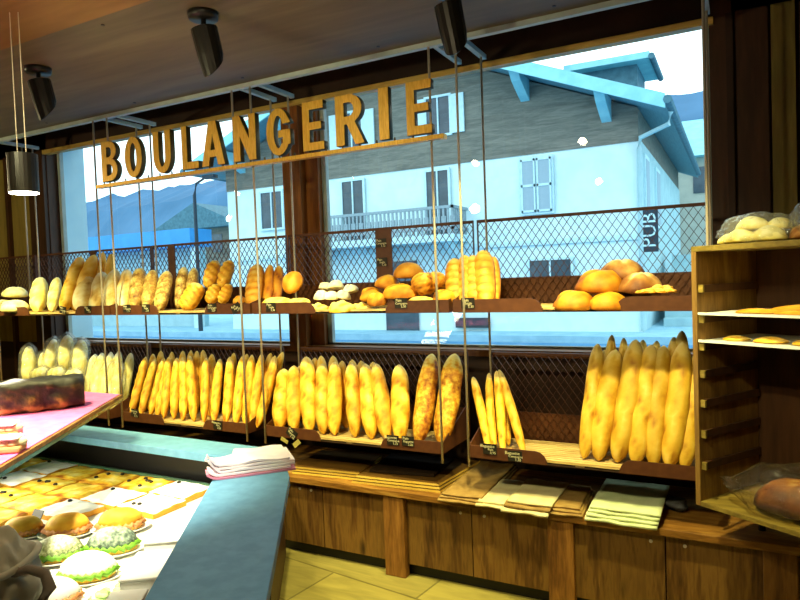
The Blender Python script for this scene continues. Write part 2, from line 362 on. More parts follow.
def make_tray(i, x0, x1, z, upper):
    lvl = 'upper' if upper else 'lower'
    t = thing('bread_tray', ((x0+x1)/2, (YF+YBK)/2, z), '%s brown bread tray with diamond mesh back, %s' % (lvl, WHERE[i]), 'tray', '%s row of bread trays' % lvl)
    e = .06 if upper else 0
    xa, xb = x0-e+.004, x1+(e if i < 4 else -.012)-.004
    mh = .47
    # slat floor
    bm = BM(); n = 11
    for k in range(n):
        y = YF+.004+(YBK-YF-.03)*k/n; box(bm, xa+.004, xb-.004, y, y+(YBK-YF-.03)/n*.62, z+.006, z+.018)
    for q in (.1, .5, .9): box(bm, xa+(xb-xa)*q-.02, xa+(xb-xa)*q+.02, YF+.01, YBK-.03, z-.003, z+.006)
    obj('slat_floor', bm, M['slat'], t)
    bm = BM(); box(bm, xa+.004, xb-.004, YF+.0, YBK-.004, z-.006, z-.003); obj('light_block_plate', bm, M['dark_brown'], t)  # dark plate added under the slats to stop light falling through
    h = .065 if upper else .062
    bm = BM(); prism(bm, lip_poly(xa, xa+.40 + (e if upper else 0), YF-.008, z-.004, h, False, True), (0, .006, 0)); obj('front_lip', bm, M['brown_metal'], t)
    bm = BM(); prism(bm, lip_poly(xb-.37, xb, YF-.008, z-.004, h, True, False), (0, .006, 0)); obj('front_lip', bm, M['brown_metal'], t)
    for xs in (xa, xb-.004):
        bm = BM(); prism(bm, [(xs, YF-.002, z-.004), (xs, YBK, z-.004), (xs, YBK, z+.20 if not upper else z+.15), (xs, YF-.002, z+h-.004)], (.004, 0, 0)); obj('side_panel', bm, M['brown_metal'], t)
    bm = BM(); box(bm, xa, xb, YBK-.003, YBK, z-.004, z+.16); obj('back_panel', bm, M['brown_metal'], t)
    bm = BM(); strands(bm, xa, xb, z+.02, z+mh, YBK-.012); obj('back_mesh', bm, M['mesh_metal'], t)
    bm = BM(); box(bm, xa, xb, YBK-.012, YBK+.004, z+mh, z+mh+.016); box(bm, xa, xa+.004, YBK-.012, YBK+.004, z, z+mh); box(bm, xb-.004, xb, YBK-.012, YBK+.004, z, z+mh)
    obj('mesh_frame', bm, M['brown_metal'], t)
    xm = {1: -4.5, 2: -3.64, 3: -1.87}.get(i)
    if upper and xm:
        w = .055 if i == 3 else .035
        bm = BM(); box(bm, xm-w, xm+w, YBK-.02, YBK-.013, z, z+mh+.012); obj('mesh_post', bm, M['brown_metal'], t)
    return t
for i, (a, b) in enumerate(MODS):
    make_tray(i, a, b, ZU, True)
    if i: make_tray(i, a, b, ZL, False)
# rods and ceiling brackets
def rodlab(i, end, fb):
    return '%s steel rod at the %s end of the trays %s' % (fb, end, WHERE[i])
for i, (a, b) in enumerate(MODS):
    if i == 0: a = None
    for end, x in (('left', a), ('right', b)):
        if x is None: continue
        if i == 1 and end == 'left': pass
        for fb, y in (('front', YF-.004), ('rear', YBK-.03)):
            bm = BM(); zb = ZL-.05
            if i == 0: zb = ZU-.02
            xx = x-.006 if end == 'right' else x+.006
            tube(bm, [(xx, y-.008 if fb == 'front' else y, zb), (xx, y-.008 if fb == 'front' else y, 2.80 if fb == 'front' else 2.83)], .0065, 8)
            tag(obj('hanging_rod', bm, M['rod'], smooth=True), rodlab(i, end, fb), 'rod', 'steel rods carrying the bread trays')
        if not (i == 0):
            bm = BM(); xx = x-.006 if end == 'right' else x+.006
            box(bm, xx-.014, xx+.014, 3.012, YBK+.02, 2.80, 2.825)
            tag(obj('ceiling_bracket', bm, M['frame']), 'grey ceiling bracket above the %s end of the trays %s' % (end, WHERE[i]), 'bracket', 'brackets along the ceiling edge')

# ------------------------------------------------------------------ price tags
def textmesh(body, size):
    c = bpy.data.curves.new('t', 'FONT'); c.body = body; c.size = size; c.align_x = 'CENTER'; c.align_y = 'CENTER'; c.resolution_u = 2
    o = bpy.data.objects.new('t', c); COL.objects.link(o)
    dg = bpy.context.evaluated_depsgraph_get(); dg.update()
    me = bpy.data.meshes.new_from_object(o.evaluated_get(dg)); bpy.data.objects.remove(o); bpy.data.curves.remove(c)
    return me
TXT = {k: textmesh(k, .017) for k in ('Pain', 'Seigle', 'Baguette', 'Campagne', '1,10', '2,30', '0,95')}
def price_tag(px, py, y, label, l1, l2, l3, tilt=0, w=.072, h=.052):
    p = at(px, py, y)
    t = thing('price_tag', p, label, 'price tag', 'price tags on the tray fronts')
    bm = BM(); box(bm, p.x-w/2, p.x+w/2, p.y-.003, p.y, p.z-h/2, p.z+h/2); pl = obj('tag_plate', bm, M['tag'], t)
    for tx, dx, dz, s in ((l1, -.012, .014, 1.25), (l2, .004, -.002, 1.0), (l3, .016, -.018, 1.05)):
        me = TXT[tx]
        if not me.materials: me.materials.append(M['chalk'])
        o = bpy.data.objects.new('lettering', me); COL.objects.link(o); o.parent = t
        o.location = (dx, -.0045, dz); o.rotation_euler = (pi/2, 0, 0); o.scale = (s, s, s)
    t.rotation_euler = (0, radians(tilt), 0)
    return t
UY, LY = YF-.0095, YF-.0095
for px, py, y, lab, a, b, c, tl in [
    (14, 310, UY, 'small tag on the upper lip below the round yellow loaves', 'Pain', 'Seigle', '2,30', 0),
    (63, 310, UY, 'small tag on the upper lip below the tall leaning loaves', 'Pain', 'Campagne', '2,30', 10),
    (88, 309.5, UY, 'small tag on the upper lip below the floury loaves', 'Pain', 'Seigle', '1,10', 0),
    (127, 308.5, UY, 'small tag on the upper lip beside a steel rod, under the seeded loaves', 'Pain', 'Campagne', '1,10', 0),
    (146, 308, UY, 'small tag on the upper lip under the dark wavy-scored loaf', 'Pain', 'Seigle', '2,30', 0),
    (212, 307.5, UY, 'small tag on the upper lip under the pair of plaited golden loaves', 'Pain', 'Campagne', '2,30', 0),
    (236, 308, UY, 'tilted small tag on the upper lip left of the scored upright batard', 'Pain', 'Seigle', '1,10', -28),
    (271, 307, UY, 'small tag on the upper lip under the flat golden loaves', 'Pain', 'Seigle', '2,30', 0),
    (401, 303, UY, 'black price tag on the upper lip below the pile of round loaves', 'Pain', 'Campagne', '2,30', 0),
    (468, 303, UY, 'black price tag on the upper lip below the upright scored loaves', 'Pain', 'Seigle', '2,30', 0),
    (382, 262, YBK-.022, 'small tag on the brown mesh post above the round loaves', 'Pain', 'Seigle', '1,10', 0),
    (381, 243, YBK-.022, 'small tag at the top of the brown mesh post', 'Pain', 'Campagne', '1,10', 0),
    (135, 413, LY, 'black price tag on the lower lip at the left end of the long baguette row', 'Baguette', 'Pain', '0,95', 8),
    (218, 425, LY, 'black price tag on the lower lip right of the napkin-side baguettes', 'Baguette', 'Pain', '0,95', 5),
    (292, 433, LY, 'tilted price tag on the lower lip just above the pink napkins', 'Pain', 'Baguette', '1,10', 35),
    (393, 440, LY, 'black price tag on the lower lip left of the cheese-topped breads', 'Baguette', 'Campagne', '1,10', 0),
    (408, 441, LY, 'black price tag on the lower lip below the cheese-topped breads', 'Pain', 'Baguette', '2,30', 0),
    (490, 449, LY, 'black price tag on the lower lip below the thin flutes', 'Baguette', 'Pain', '0,95', 0),
    (515, 456, LY, 'black price tag near the rounded end of the lip beside the thin flutes', 'Baguette', 'Campagne', '1,10', 0)]:
    price_tag(px, py, y, lab, a, b, c, tl)
for px, py, tl, lab in ((284, 440, 20, 'blank yellow paper tag poking out above the pink napkins'), (298, 443, -40, 'folded yellow paper tag beside the corner of the pink napkins')):
    p = at(px, py, YF-.02); bm = BM()
    prism(bm, [p+Vector((-.03, 0, -.012)), p+Vector((.025, 0, -.014)), p+Vector((.032, -.01, .012)), p+Vector((-.022, -.008, .016))], (0, .002, 0))
    o = tag(obj('paper_tag', bm, M['tagpaper']), lab, 'price tag'); o.rotation_euler = (0, radians(tl), 0)

# ------------------------------------------------------------------ the sign
def polyline_letter(name, outer, holes, h, w, x, z0, y, parent):
    cu = bpy.data.curves.new(name, 'CURVE'); cu.dimensions = '2D'; cu.fill_mode = 'BOTH'
    for pts in [outer]+holes:
        s = cu.splines.new('POLY'); s.points.add(len(pts)-1); s.use_cyclic_u = True
        for i, (a, b) in enumerate(pts): s.points[i].co = (a*w, b*h, 0, 1)
    cu.extrude = .018; cu.bevel_depth = .0025; cu.bevel_resolution = 1
    o = bpy.data.objects.new(name, cu); COL.objects.link(o)
    dg = bpy.context.evaluated_depsgraph_get(); dg.update()
    me = bpy.data.meshes.new_from_object(o.evaluated_get(dg)); bpy.data.objects.remove(o)
    me.materials.clear(); me.materials.append(M['gold']); me.materials.append(M['goldside'])
    for p in me.polygons: p.material_index = 0 if abs(p.normal.z) > .3 else 1
    l = bpy.data.objects.new('letter', me); COL.objects.link(l); l.parent = parent
    l.location = Vector((x, y, z0))-parent.location; l.rotation_euler = (pi/2, 0, 0)
    return l
def arc(cx, cy, rx, ry, a0, a1, n=10): return [(cx+rx*cos(radians(a0+(a1-a0)*i/n)), cy+ry*sin(radians(a0+(a1-a0)*i/n))) for i in range(n+1)]
T = .30                                     # stroke width
LET = {
 'B': ([(0, 0)]+arc(.52, .28, .48, .28, -90, 75, 8)+arc(.5, .76, .44, .24, -75, 90, 8)+[(0, 1)], [arc(.5, .28, .20, .15, -90, 90, 6)+[(T, .43), (T, .13)], arc(.48, .73, .18, .135, -90, 90, 6)+[(T, .865), (T, .595)]]),
 'O': (arc(.5, .5, .5, .5, 0, 355, 28), [arc(.5, .5, .21, .36, 0, 355, 24)]),
 'U': ([(0, 1)]+arc(.5, .42, .5, .42, 180, 360, 14)+[(1, 1), (1-T, 1)]+arc(.5, .42, .5-T, .28, 360, 180, 12)+[(T, 1)], []),
 'L': ([(0, 0), (1, 0), (1, .15), (T, .15), (T, 1), (0, 1)], []),
 'A': ([(-.04, 0), (.26, 0), (.33, .2), (.67, .2), (.74, 0), (1.04, 0), (.66, 1), (.34, 1)], [[(.37, .34), (.63, .34), (.5, .78)]]),
 'N': ([(0, 0), (T*.9, 0), (T*.9, .6), (1-T*.95, 0), (1, 0), (1, 1), (1-T*.9, 1), (1-T*.9, .42), (T*.95, 1), (0, 1)], []),
 'G': (arc(.5, .5, .5, .5, 35, 325, 22)+[(1, .22), (1, .52), (.52, .52), (.52, .38), (.71, .38), (.71, .25)]+arc(.5, .5, .21, .36, 310, 50, 18)+[(.72, .66), (1.0, .68)], []),
 'E': ([(0, 0), (1, 0), (1, .15), (T, .15), (T, .43), (.88, .43), (.88, .57), (T, .57), (T, .85), (1, .85), (1, 1), (0, 1)], []),
 'R': ([(0, 0), (T, 0), (T, .42), (.42, .42), (.72, 0), (1.05, 0), (.70, .45)]+arc(.52, .72, .46, .28, -60, 90, 9)+[(0, 1)], [arc(.5, .71, .20, .15, -90, 90, 6)+[(T, .86), (T, .56)]]),
 'I': ([(0, 0), (1, 0), (1, 1), (0, 1)], []),
}
SY = 2.955
sign = thing('shop_sign', (-2.56, SY, 2.30), 'gold BOULANGERIE letter sign standing on a thin bar above the bread', 'sign')
bm = BM(); box(bm, -3.86, -1.27, SY-.02, SY+.02, 2.30, 2.322); obj('bar', bm, M['gold'], sign)
for ch, px, w in (('B', 110, .15), ('O', 134, .155), ('U', 163, .15), ('L', 191, .13), ('A', 214, .165), ('N', 246, .165), ('G', 280, .165), ('E', 315, .135), ('R', 351, .165), ('I', 386, .055), ('E', 421, .135)):
    c = at(px, 130, SY).x
    polyline_letter(ch, *LET[ch], .262, w, c-w/2, 2.338, SY, sign)
bm = BM()
for i in range(24):
    x = -3.80+i*2.46/23; tube(bm, [(x, SY, 2.318), (x, SY, 2.342)], .005, 6)
obj('standoff_pins', bm, M['goldside'], sign)

# ------------------------------------------------------------------ bread makers
def crust_attr(me, vals):
    a = me.attributes.new('crust', 'FLOAT', 'POINT'); a.data.foreach_set('value', vals)
def loaf_mesh(name, L, rx, ry, mat, cuts=5, slant=.8, depth=.16, bend=0, end=3.0, seed=0, flour=0, wob=.06, rings=26, n=14, base_dark=.25):
    """a long loaf standing on its end, z along the length, scored side towards -y"""
    bm = BM(); vals = []; R = []
    for i in range(rings+1):
        t = i/rings; tt = .5-.5*cos(pi*t); u = abs(2*tt-1)
        pr = max(.02, (1-u**end))**.5
        ring = []
        for k in range(n):
            a = 2*pi*k/n; ca, sa = cos(a), sin(a)
            front = max(0, -sa)
            rg = abs(sin(pi*(tt*cuts+slant*ca*.35+seed*.37)))
            ridge = (1-(1-rg)**2)
            d = 1+depth*front*(ridge-.6)
            nz = noise.noise(Vector((ca*1.3+seed*7, sa*1.3, tt*L/rx*.5)))
            d += wob*nz
            ring.append(bm.verts.new((rx*pr*d*ca+bend*sin(pi*tt), ry*pr*d*sa, L*tt)))
            n3 = noise.noise(Vector((ca*2.2+seed*3, sa*2.2+5, tt*9)))
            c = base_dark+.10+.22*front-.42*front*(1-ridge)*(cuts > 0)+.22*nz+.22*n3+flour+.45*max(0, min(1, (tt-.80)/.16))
            vals.append(min(1, max(0, c)))
        R.append(ring)
    for i in range(rings):
        for k in range(n): bm.faces.new((R[i][k], R[i][(k+1) % n], R[i+1][(k+1) % n], R[i+1][k]))
    bm.faces.new(R[0][::-1]); bm.faces.new(R[-1])
    me = mesh_from(bm, name, mat, True); crust_attr(me, vals); return me
def boule_mesh(name, rx, ry, h, mat, seed=0, wob=.1, crack=.15, flour=0, pattern='noise', n=22, rings=14, flat=.15, cuts=3, bd=.35):
    """a round or oval loaf sitting on its base, z up"""
    bm = BM(); vals = []; R = []
    for i in range(rings+1):
        ph = -pi/2+pi*i/rings; ring = []
        for k in range(n):
            a = 2*pi*k/n; x, y, z = cos(ph)*cos(a), cos(ph)*sin(a), sin(ph)
            nz = noise.noise(Vector((x*1.6+seed*5, y*1.6, z*1.6)))
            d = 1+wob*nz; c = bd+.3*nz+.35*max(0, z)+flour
            up = max(0, z)
            if pattern == 'cross':
                g = min(abs(x), abs(y)); e = math.exp(-(g/.14)**2)*up; d -= crack*e; c += .35*e
            elif pattern == 'cuts':
                g = abs(sin(pi*(x*cuts*.5+.25))); e = (1-g)**2*up; d -= crack*e; c += .4*e-.1
            elif pattern == 'plait':
                g = sin(x*7+abs(y)*5); d += crack*g*up*.6; c += .25*g*up
            elif pattern == 'knob':
                g = noise.noise(Vector((x*4+seed, y*4, z*4))); d += crack*g; c += .5*g
            elif pattern == 'seam':
                e = math.exp(-((y-.25*sin(x*3))/.16)**2)*up; d -= crack*e; c -= .3*e
            zz = z*d
            zz = (zz if zz > 0 else zz*flat)
            ring.append(bm.verts.new((rx*x*d, ry*y*d, h*(zz+flat)/(1+flat)))); vals.append(min(1, max(0, c)))
        R.append(ring)
    for i in range(rings):
        for k in range(n): bm.faces.new((R[i][k], R[i][(k+1) % n], R[i+1][(k+1) % n], R[i+1][k]))
    me = mesh_from(bm, name, mat, True); crust_attr(me, vals); return me
def put(name, me, M4, label, cat, group=None):
    o = bpy.data.objects.new(name, me); COL.objects.link(o); o.matrix_world = M4
    return tag(o, label, cat, group)
def lean(b, t, L, sx=1.0, roll=0):
    """matrix standing a length-L loaf from base point b to top point t, scored side to the viewer"""
    z = (t-b); s = z.length/L; z.normalize()
    y = Vector((0, 1, 0)); y = (y-z*y.dot(z)).normalized(); x = y.cross(z)
    R = Matrix((x, y, z)).transposed() @ Matrix.Rotation(roll, 3, 'Z')
    return Matrix.Translation(b) @ R.to_4x4() @ Matrix.Diagonal((sx, sx, s, 1))
def sit(p, rz=0, rx=0, ry=0, s=1.0):
    return Matrix.Translation(p) @ Matrix.Rotation(rz, 4, 'Z') @ Matrix.Rotation(rx, 4, 'X') @ Matrix.Rotation(ry, 4, 'Y') @ Matrix.Scale(s, 4)

FZ, FU = ZL+.02, ZU+.02
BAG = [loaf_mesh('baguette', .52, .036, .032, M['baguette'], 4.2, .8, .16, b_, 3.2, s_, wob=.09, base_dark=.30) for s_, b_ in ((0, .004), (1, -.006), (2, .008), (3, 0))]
def row(kind, pts, yb, yt, L, meshes, sx, labf, cat, group, name):
    for i, (bx, tx, ty, *w) in enumerate(pts):
        by = yb+random.uniform(-.008, .008)
        b = Vector((at(bx, 420, by).x, by, FZ+.004)); 
        t = at(tx, ty, yt+random.uniform(-.006, .006))
        put(name, meshes[i % len(meshes)], lean(b, t, L, (w[0] if w else sx)*random.uniform(.95, 1.06), random.uniform(-.5, .5)), labf(i, len(pts)), cat, group)
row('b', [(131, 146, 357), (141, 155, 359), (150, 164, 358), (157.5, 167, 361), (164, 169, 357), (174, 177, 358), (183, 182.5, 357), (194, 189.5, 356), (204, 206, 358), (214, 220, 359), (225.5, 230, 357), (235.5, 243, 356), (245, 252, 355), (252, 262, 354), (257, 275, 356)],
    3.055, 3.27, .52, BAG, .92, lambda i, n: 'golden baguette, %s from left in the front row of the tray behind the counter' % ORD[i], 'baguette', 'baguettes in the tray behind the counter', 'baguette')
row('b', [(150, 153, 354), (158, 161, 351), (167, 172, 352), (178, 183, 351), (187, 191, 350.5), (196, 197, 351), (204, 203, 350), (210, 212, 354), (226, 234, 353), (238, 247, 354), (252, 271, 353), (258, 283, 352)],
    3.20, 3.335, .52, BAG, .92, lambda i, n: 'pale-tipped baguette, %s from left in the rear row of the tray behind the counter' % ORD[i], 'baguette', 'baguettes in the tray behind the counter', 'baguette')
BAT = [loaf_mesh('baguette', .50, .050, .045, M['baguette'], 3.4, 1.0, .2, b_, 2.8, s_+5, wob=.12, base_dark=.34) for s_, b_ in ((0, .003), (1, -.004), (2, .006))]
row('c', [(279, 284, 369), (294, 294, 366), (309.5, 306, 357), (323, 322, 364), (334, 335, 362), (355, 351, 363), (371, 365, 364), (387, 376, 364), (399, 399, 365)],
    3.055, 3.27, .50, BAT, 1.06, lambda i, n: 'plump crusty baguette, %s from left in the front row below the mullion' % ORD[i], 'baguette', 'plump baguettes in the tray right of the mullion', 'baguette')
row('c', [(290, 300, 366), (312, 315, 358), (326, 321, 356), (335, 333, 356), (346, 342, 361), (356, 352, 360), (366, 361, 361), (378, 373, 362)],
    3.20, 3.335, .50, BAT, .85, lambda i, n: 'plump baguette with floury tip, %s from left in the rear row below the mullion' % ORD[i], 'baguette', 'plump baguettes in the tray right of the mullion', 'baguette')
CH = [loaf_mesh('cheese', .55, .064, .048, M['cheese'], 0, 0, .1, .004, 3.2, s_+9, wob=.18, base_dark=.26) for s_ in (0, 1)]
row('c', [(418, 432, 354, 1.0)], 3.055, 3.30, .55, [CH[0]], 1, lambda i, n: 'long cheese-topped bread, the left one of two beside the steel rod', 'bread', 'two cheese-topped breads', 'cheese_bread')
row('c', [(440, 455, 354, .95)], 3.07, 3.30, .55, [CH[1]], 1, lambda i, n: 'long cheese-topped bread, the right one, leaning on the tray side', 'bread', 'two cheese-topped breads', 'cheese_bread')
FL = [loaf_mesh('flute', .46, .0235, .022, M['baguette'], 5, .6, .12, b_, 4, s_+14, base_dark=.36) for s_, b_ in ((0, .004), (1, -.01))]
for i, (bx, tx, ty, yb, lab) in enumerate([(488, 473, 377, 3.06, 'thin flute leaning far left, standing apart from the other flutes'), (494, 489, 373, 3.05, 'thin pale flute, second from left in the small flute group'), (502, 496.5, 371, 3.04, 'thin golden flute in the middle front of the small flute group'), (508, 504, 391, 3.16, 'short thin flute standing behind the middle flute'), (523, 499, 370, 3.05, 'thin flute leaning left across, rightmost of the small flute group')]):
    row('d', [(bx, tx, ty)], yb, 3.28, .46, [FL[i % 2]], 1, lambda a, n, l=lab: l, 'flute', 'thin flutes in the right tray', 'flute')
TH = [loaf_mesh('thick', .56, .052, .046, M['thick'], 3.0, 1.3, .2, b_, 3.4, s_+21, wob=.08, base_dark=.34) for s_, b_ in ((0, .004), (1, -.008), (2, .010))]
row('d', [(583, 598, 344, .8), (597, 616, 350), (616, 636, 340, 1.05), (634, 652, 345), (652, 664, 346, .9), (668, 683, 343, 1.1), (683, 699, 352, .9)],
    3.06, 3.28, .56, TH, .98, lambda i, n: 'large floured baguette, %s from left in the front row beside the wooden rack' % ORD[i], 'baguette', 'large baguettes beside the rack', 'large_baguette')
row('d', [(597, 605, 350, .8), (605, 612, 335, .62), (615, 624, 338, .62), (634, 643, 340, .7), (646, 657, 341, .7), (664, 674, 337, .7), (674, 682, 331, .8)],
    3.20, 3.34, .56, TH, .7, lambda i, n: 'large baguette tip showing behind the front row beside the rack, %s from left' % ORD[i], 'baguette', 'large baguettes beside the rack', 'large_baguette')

# bagged loaves -----------------------------------------------------------------
def wrap_mesh(name, L, r, mat, seed=0):
    bm = BM(); R = []; n = 14; rings = 16
    for i in range(rings+1):
        t = i/rings; pr = max(.06, 1-abs(2*t-1)**4)**.5
        if t > .85: pr = max(.12, pr*(1-(t-.85)*2.5))
        ring = []
        for k in range(n):
            a = 2*pi*k/n; d = 1+.16*noise.noise(Vector((cos(a)*2.2+seed, sin(a)*2.2, t*7)))
            ring.append(bm.verts.new((r*pr*d*cos(a), r*pr*d*sin(a), L*t)))
        R.append(ring)
    for i in range(rings):
        for k in range(n): bm.faces.new((R[i][k], R[i][(k+1) % n], R[i+1][(k+1) % n], R[i+1][k]))
    bm.faces.new(R[0][::-1]); bm.faces.new(R[-1])
    return mesh_from(bm, name, mat, True)
PL_L = loaf_mesh('loaf', .30, .056, .050, M['pale'], 3, .8, .15, 0, 2.6, 31, base_dark=.4)
PL_W = [wrap_mesh('plastic_bag', .34, .070, M['plastic'], s) for s in (0, 3)]
def bagged(name, b, t, L, s, label, group, me=PL_L, wm=PL_W, cat='bagged bread'):
    e = thing(name, b, label, cat, group); mw = lean(b, t, L, s)
    e.matrix_world = mw
    for nm, mm, dz in (('loaf', me, .012), ('plastic_bag', random.choice(wm), 0)):
        o = bpy.data.objects.new(nm, mm); COL.objects.link(o); o.parent = e; o.location = (0, 0, dz)
    return e
for i, (bx, by_, tx, ty, yb, yt, s, lab) in enumerate([
    (28, 388, 29, 343, 3.06, 3.2, 1.0, 'leftmost upright loaf in plastic behind the dark cake'),
    (45, 386, 43, 350, 3.10, 3.26, .8, 'loaf in plastic half hidden between the upright bagged loaves'),
    (48, 376, 55, 336, 3.18, 3.30, .95, 'upright loaf in plastic, left of the tallest bagged loaf'),
    (64, 374, 68, 332, 3.16, 3.30, 1.05, 'tallest upright loaf in clear plastic behind the dark cake'),
    (78, 378, 82, 337, 3.14, 3.30, 1.05, 'upright loaf in clear plastic touching the window-side rod')]):
    b = at(bx, by_, yb); bagged('bagged_loaf', b, at(tx, ty, yt), .34, s, lab, 'loaves in plastic behind the dark cake')
for bx, by_, lab in ((40, 374, 'low loaf in plastic lying behind the dark cake, left one of three'), (56, 374, 'low loaf in plastic lying behind the dark cake, middle one of three'), (73, 376, 'low loaf in plastic lying behind the dark cake, right one of three')):
    b = at(bx-7, by_+3, 3.03); bagged('bagged_loaf', b, at(bx+8, by_-3, 3.05), .34, .9, lab, 'loaves in plastic behind the dark cake').scale.z *= 1.0
GP = [loaf_mesh('loaf', .36, .050, .045, M['pale'], 3, .9, .18, b_, 3, 41+s_, base_dark=.36) for s_, b_ in ((0, .004), (1, -.004))]
for i, (bx, tx, ty) in enumerate([(86, 95, 356), (95, 102, 355), (104, 110, 356), (112, 118, 355)]):
    b = Vector((at(bx, 392, 3.06).x, 3.06, FZ+.01)); bagged('bagged_loaf', b, at(tx, ty, 3.27), .36, .95, 'yellow loaf in a bag, %s from left beside the pink tray edge' % ORD[i], 'yellow bagged loaves left of the baguettes', GP[i % 2], [PL_W[i % 2]])
for i, (bx, tx, ty) in enumerate([(106, 111, 352), (114, 119, 351), (122, 131, 353)]):
    row('a', [(bx, tx, ty)], 3.20, 3.33, .36, GP, .75, lambda a, n, l=i: 'seeded loaf tip in the rear row left of the baguettes, %s from left' % ORD[l], 'bread', 'loaf tips left of the baguettes', 'seeded_loaf')

# upper shelf ---------------------------------------------------------------------
def urow(pts, meshes, L, label, cat, group, name, sx=1.0, yb=3.06, yt=3.25, zb=FU, roll=.3):
    for i, (bx, tx, ty, *w) in enumerate(pts):
        yy = w[1] if len(w) > 1 else yb; y2 = w[2] if len(w) > 2 else yt
        b = Vector((at(bx, 310, yy).x, yy, zb+.003)); t = at(tx, ty, y2)
        put(name, meshes[i % len(meshes)], lean(b, t, L, (w[0] if w else sx), random.uniform(-roll, roll)), label[i] if isinstance(label, list) else label % ORD[i], cat, group)
U_BAT = [loaf_mesh('batard', .26, .050, .038, M['pale'], 3, .9, .2, 0, 2.8, 51+s, base_dark=.38) for s in (0, 1)]
U_LONG = [loaf_mesh('long_loaf', .36, .050, .042, M['baguette'], 3, .9, .18, .004, 3.0, 61+s, base_dark=.46) for s in (0, 1)]
U_FLO = [loaf_mesh('floury_loaf', .24, .048, .036, M['floury'], 1.0, .3, .4, .0, 3.0, 71+s, wob=.1, base_dark=.30) for s in (0, 1, 2)]
U_SEED = [loaf_mesh('seeded_loaf', .24, .046, .036, M['seeded'], 4, .5, .2, .0, 3.2, 81+s, base_dark=.35) for s in (0, 1)]
U_WAVE = [loaf_mesh('wavy_loaf', .24, .056, .036, M['seeded'], 7, .3, .3, .0, 4.0, 91+s, base_dark=.42, rings=44) for s in (0, 1)]
U_SCOR = [loaf_mesh('scored_loaf', .25, .054, .040, M['orange'], 7, .5, .18, .0, 3.6, 101+s, base_dark=.36, rings=44) for s in (0, 1)]
urow([(38, 40, 279, 1.55), (52, 57, 278, 1.05)], U_BAT, .26, ['bagged-looking tan loaf leaning left of the tall loaves', 'slim tan loaf leaning between the wide tan loaf and tall loaves'], 'loaf', None, 'batard')
urow([(63, 81, 257, 1.25), (74, 95, 255, 1.3, 3.12, 3.3)], U_LONG, .36, ['tall golden loaf leaning right, in front of its twin', 'tall golden loaf leaning right, behind its twin'], 'loaf', 'two tall leaning loaves', 'long_loaf')
urow([(98, 103, 252, .75, 3.24, 3.34), (109, 111, 254, .75, 3.24, 3.34)], U_LONG, .36, ['golden loaf tip standing behind the floury loaves, left one', 'golden loaf tip standing behind the floury loaves, right one'], 'loaf', None, 'long_loaf')
urow([(80, 88, 274, 1.5), (94, 103, 273, 1.4), (109, 115, 270, 1.45), (122, 127, 270, 1.3)], U_FLO, .24, 'floury split loaf on the upper shelf, %s from left', 'loaf', 'floury loaves on the upper shelf', 'floury_loaf')
urow([(135, 140, 269, 1.45), (147, 153, 271, 1.3)], U_SEED, .24, ['rough seeded loaf right of the floury loaves', 'second rough seeded loaf, left of the wavy-scored loaf'], 'loaf', 'seeded loaves on the upper shelf', 'seeded_loaf')
urow([(160, 167, 273, 1.25)], U_WAVE, .24, ['broad dark loaf with wavy scores beside the seeded loaves'], 'loaf', None, 'wavy_loaf')
urow([(178, 184, 267, 1.0, 3.2, 3.33), (190, 194, 268, .95, 3.22, 3.34)], U_SEED, .24, ['brown loaf standing behind, left of the crossing mesh post', 'brown loaf standing behind the plaited loaf in the tray gap'], 'loaf', None, 'seeded_loaf')
def ub(name, me, px, py, y, label, rz=0, rx=0, ry=0, s=1.0, grp=None, cat='loaf'):
    return put(name, me, sit(at(px, py, y), rz, rx, ry, s), label, cat, grp)
def uc(name, me, px, py, y, label, rz=0, rx=0, ry=0, s=1.0, grp=None, cat='loaf'):
    zs = [v.co.z for v in me.vertices]
    return put(name, me, sit(at(px, py, y), rz, rx, ry, s) @ Matrix.Translation((0, 0, -(min(zs)+max(zs))/2)), label, cat, grp)
PLL = [loaf_mesh('plait', .17, .056, .040, M['golden'], 4, 2.2, .42, .0, 3.2, 121+q, base_dark=.34, rings=40, n=18) for q in (0, 1)]
PLB = loaf_mesh('plait_wide', .20, .085, .050, M['golden'], 5, 2.6, .40, .0, 4.0, 125, base_dark=.34, rings=44, n=20)
def lp(me, L, b, t, s, roll, lab, grp=None): put('plaited_loaf', me, lean(at(*b), at(*t), L, s, roll), lab, 'loaf', grp)
lp(PLB, .20, (184, 310, 3.05), (200, 284, 3.14), .95, -.3, 'big plaited golden loaf propped in the gap between the tray lips')
lp(PLL[0], .17, (209, 288, 3.17), (215, 261, 3.28), .95, .2, 'plaited golden loaf standing at the back, left of a pair', 'pair of plaited loaves')
lp(PLL[1], .17, (222, 288, 3.17), (230, 261, 3.28), 1.0, -.2, 'plaited golden loaf standing at the back, right of a pair', 'pair of plaited loaves')
lp(PLL[1], .17, (210, 303, 3.07), (217, 285, 3.16), .85, .3, 'small plaited loaf low in front under the standing pair, left one', 'low plaited loaves')
lp(PLL[0], .17, (222, 303, 3.07), (229, 285, 3.16), .85, -.3, 'small plaited loaf low in front under the standing pair, right one', 'low plaited loaves')
ROLL = boule_mesh('roll', .05, .045, .055, M['orange'], 9, .08, .1, 0, 'seam', bd=.4)
ub('bread_roll', ROLL, 240, 303, 3.12, 'small brown roll just left of the scored upright batard', 0, .3, 0, .9)
urow([(253, 257, 265, 1.15)], U_SCOR, .25, ['scored orange batard standing upright beside a steel rod'], 'loaf', None, 'scored_loaf')
DK = [loaf_mesh('brown_loaf', .24, .050, .036, M['orange'], 2, 1, .2, 0, 3, 111+s, base_dark=.2) for s in (0, 1)]
urow([(267, 270, 265, .85, 3.1, 3.28), (275, 279, 266, .85, 3.14, 3.3)], DK, .24, ['dark orange loaf standing right of the scored batard', 'dark orange loaf standing behind the round flat loaf'], 'loaf', None, 'brown_loaf')
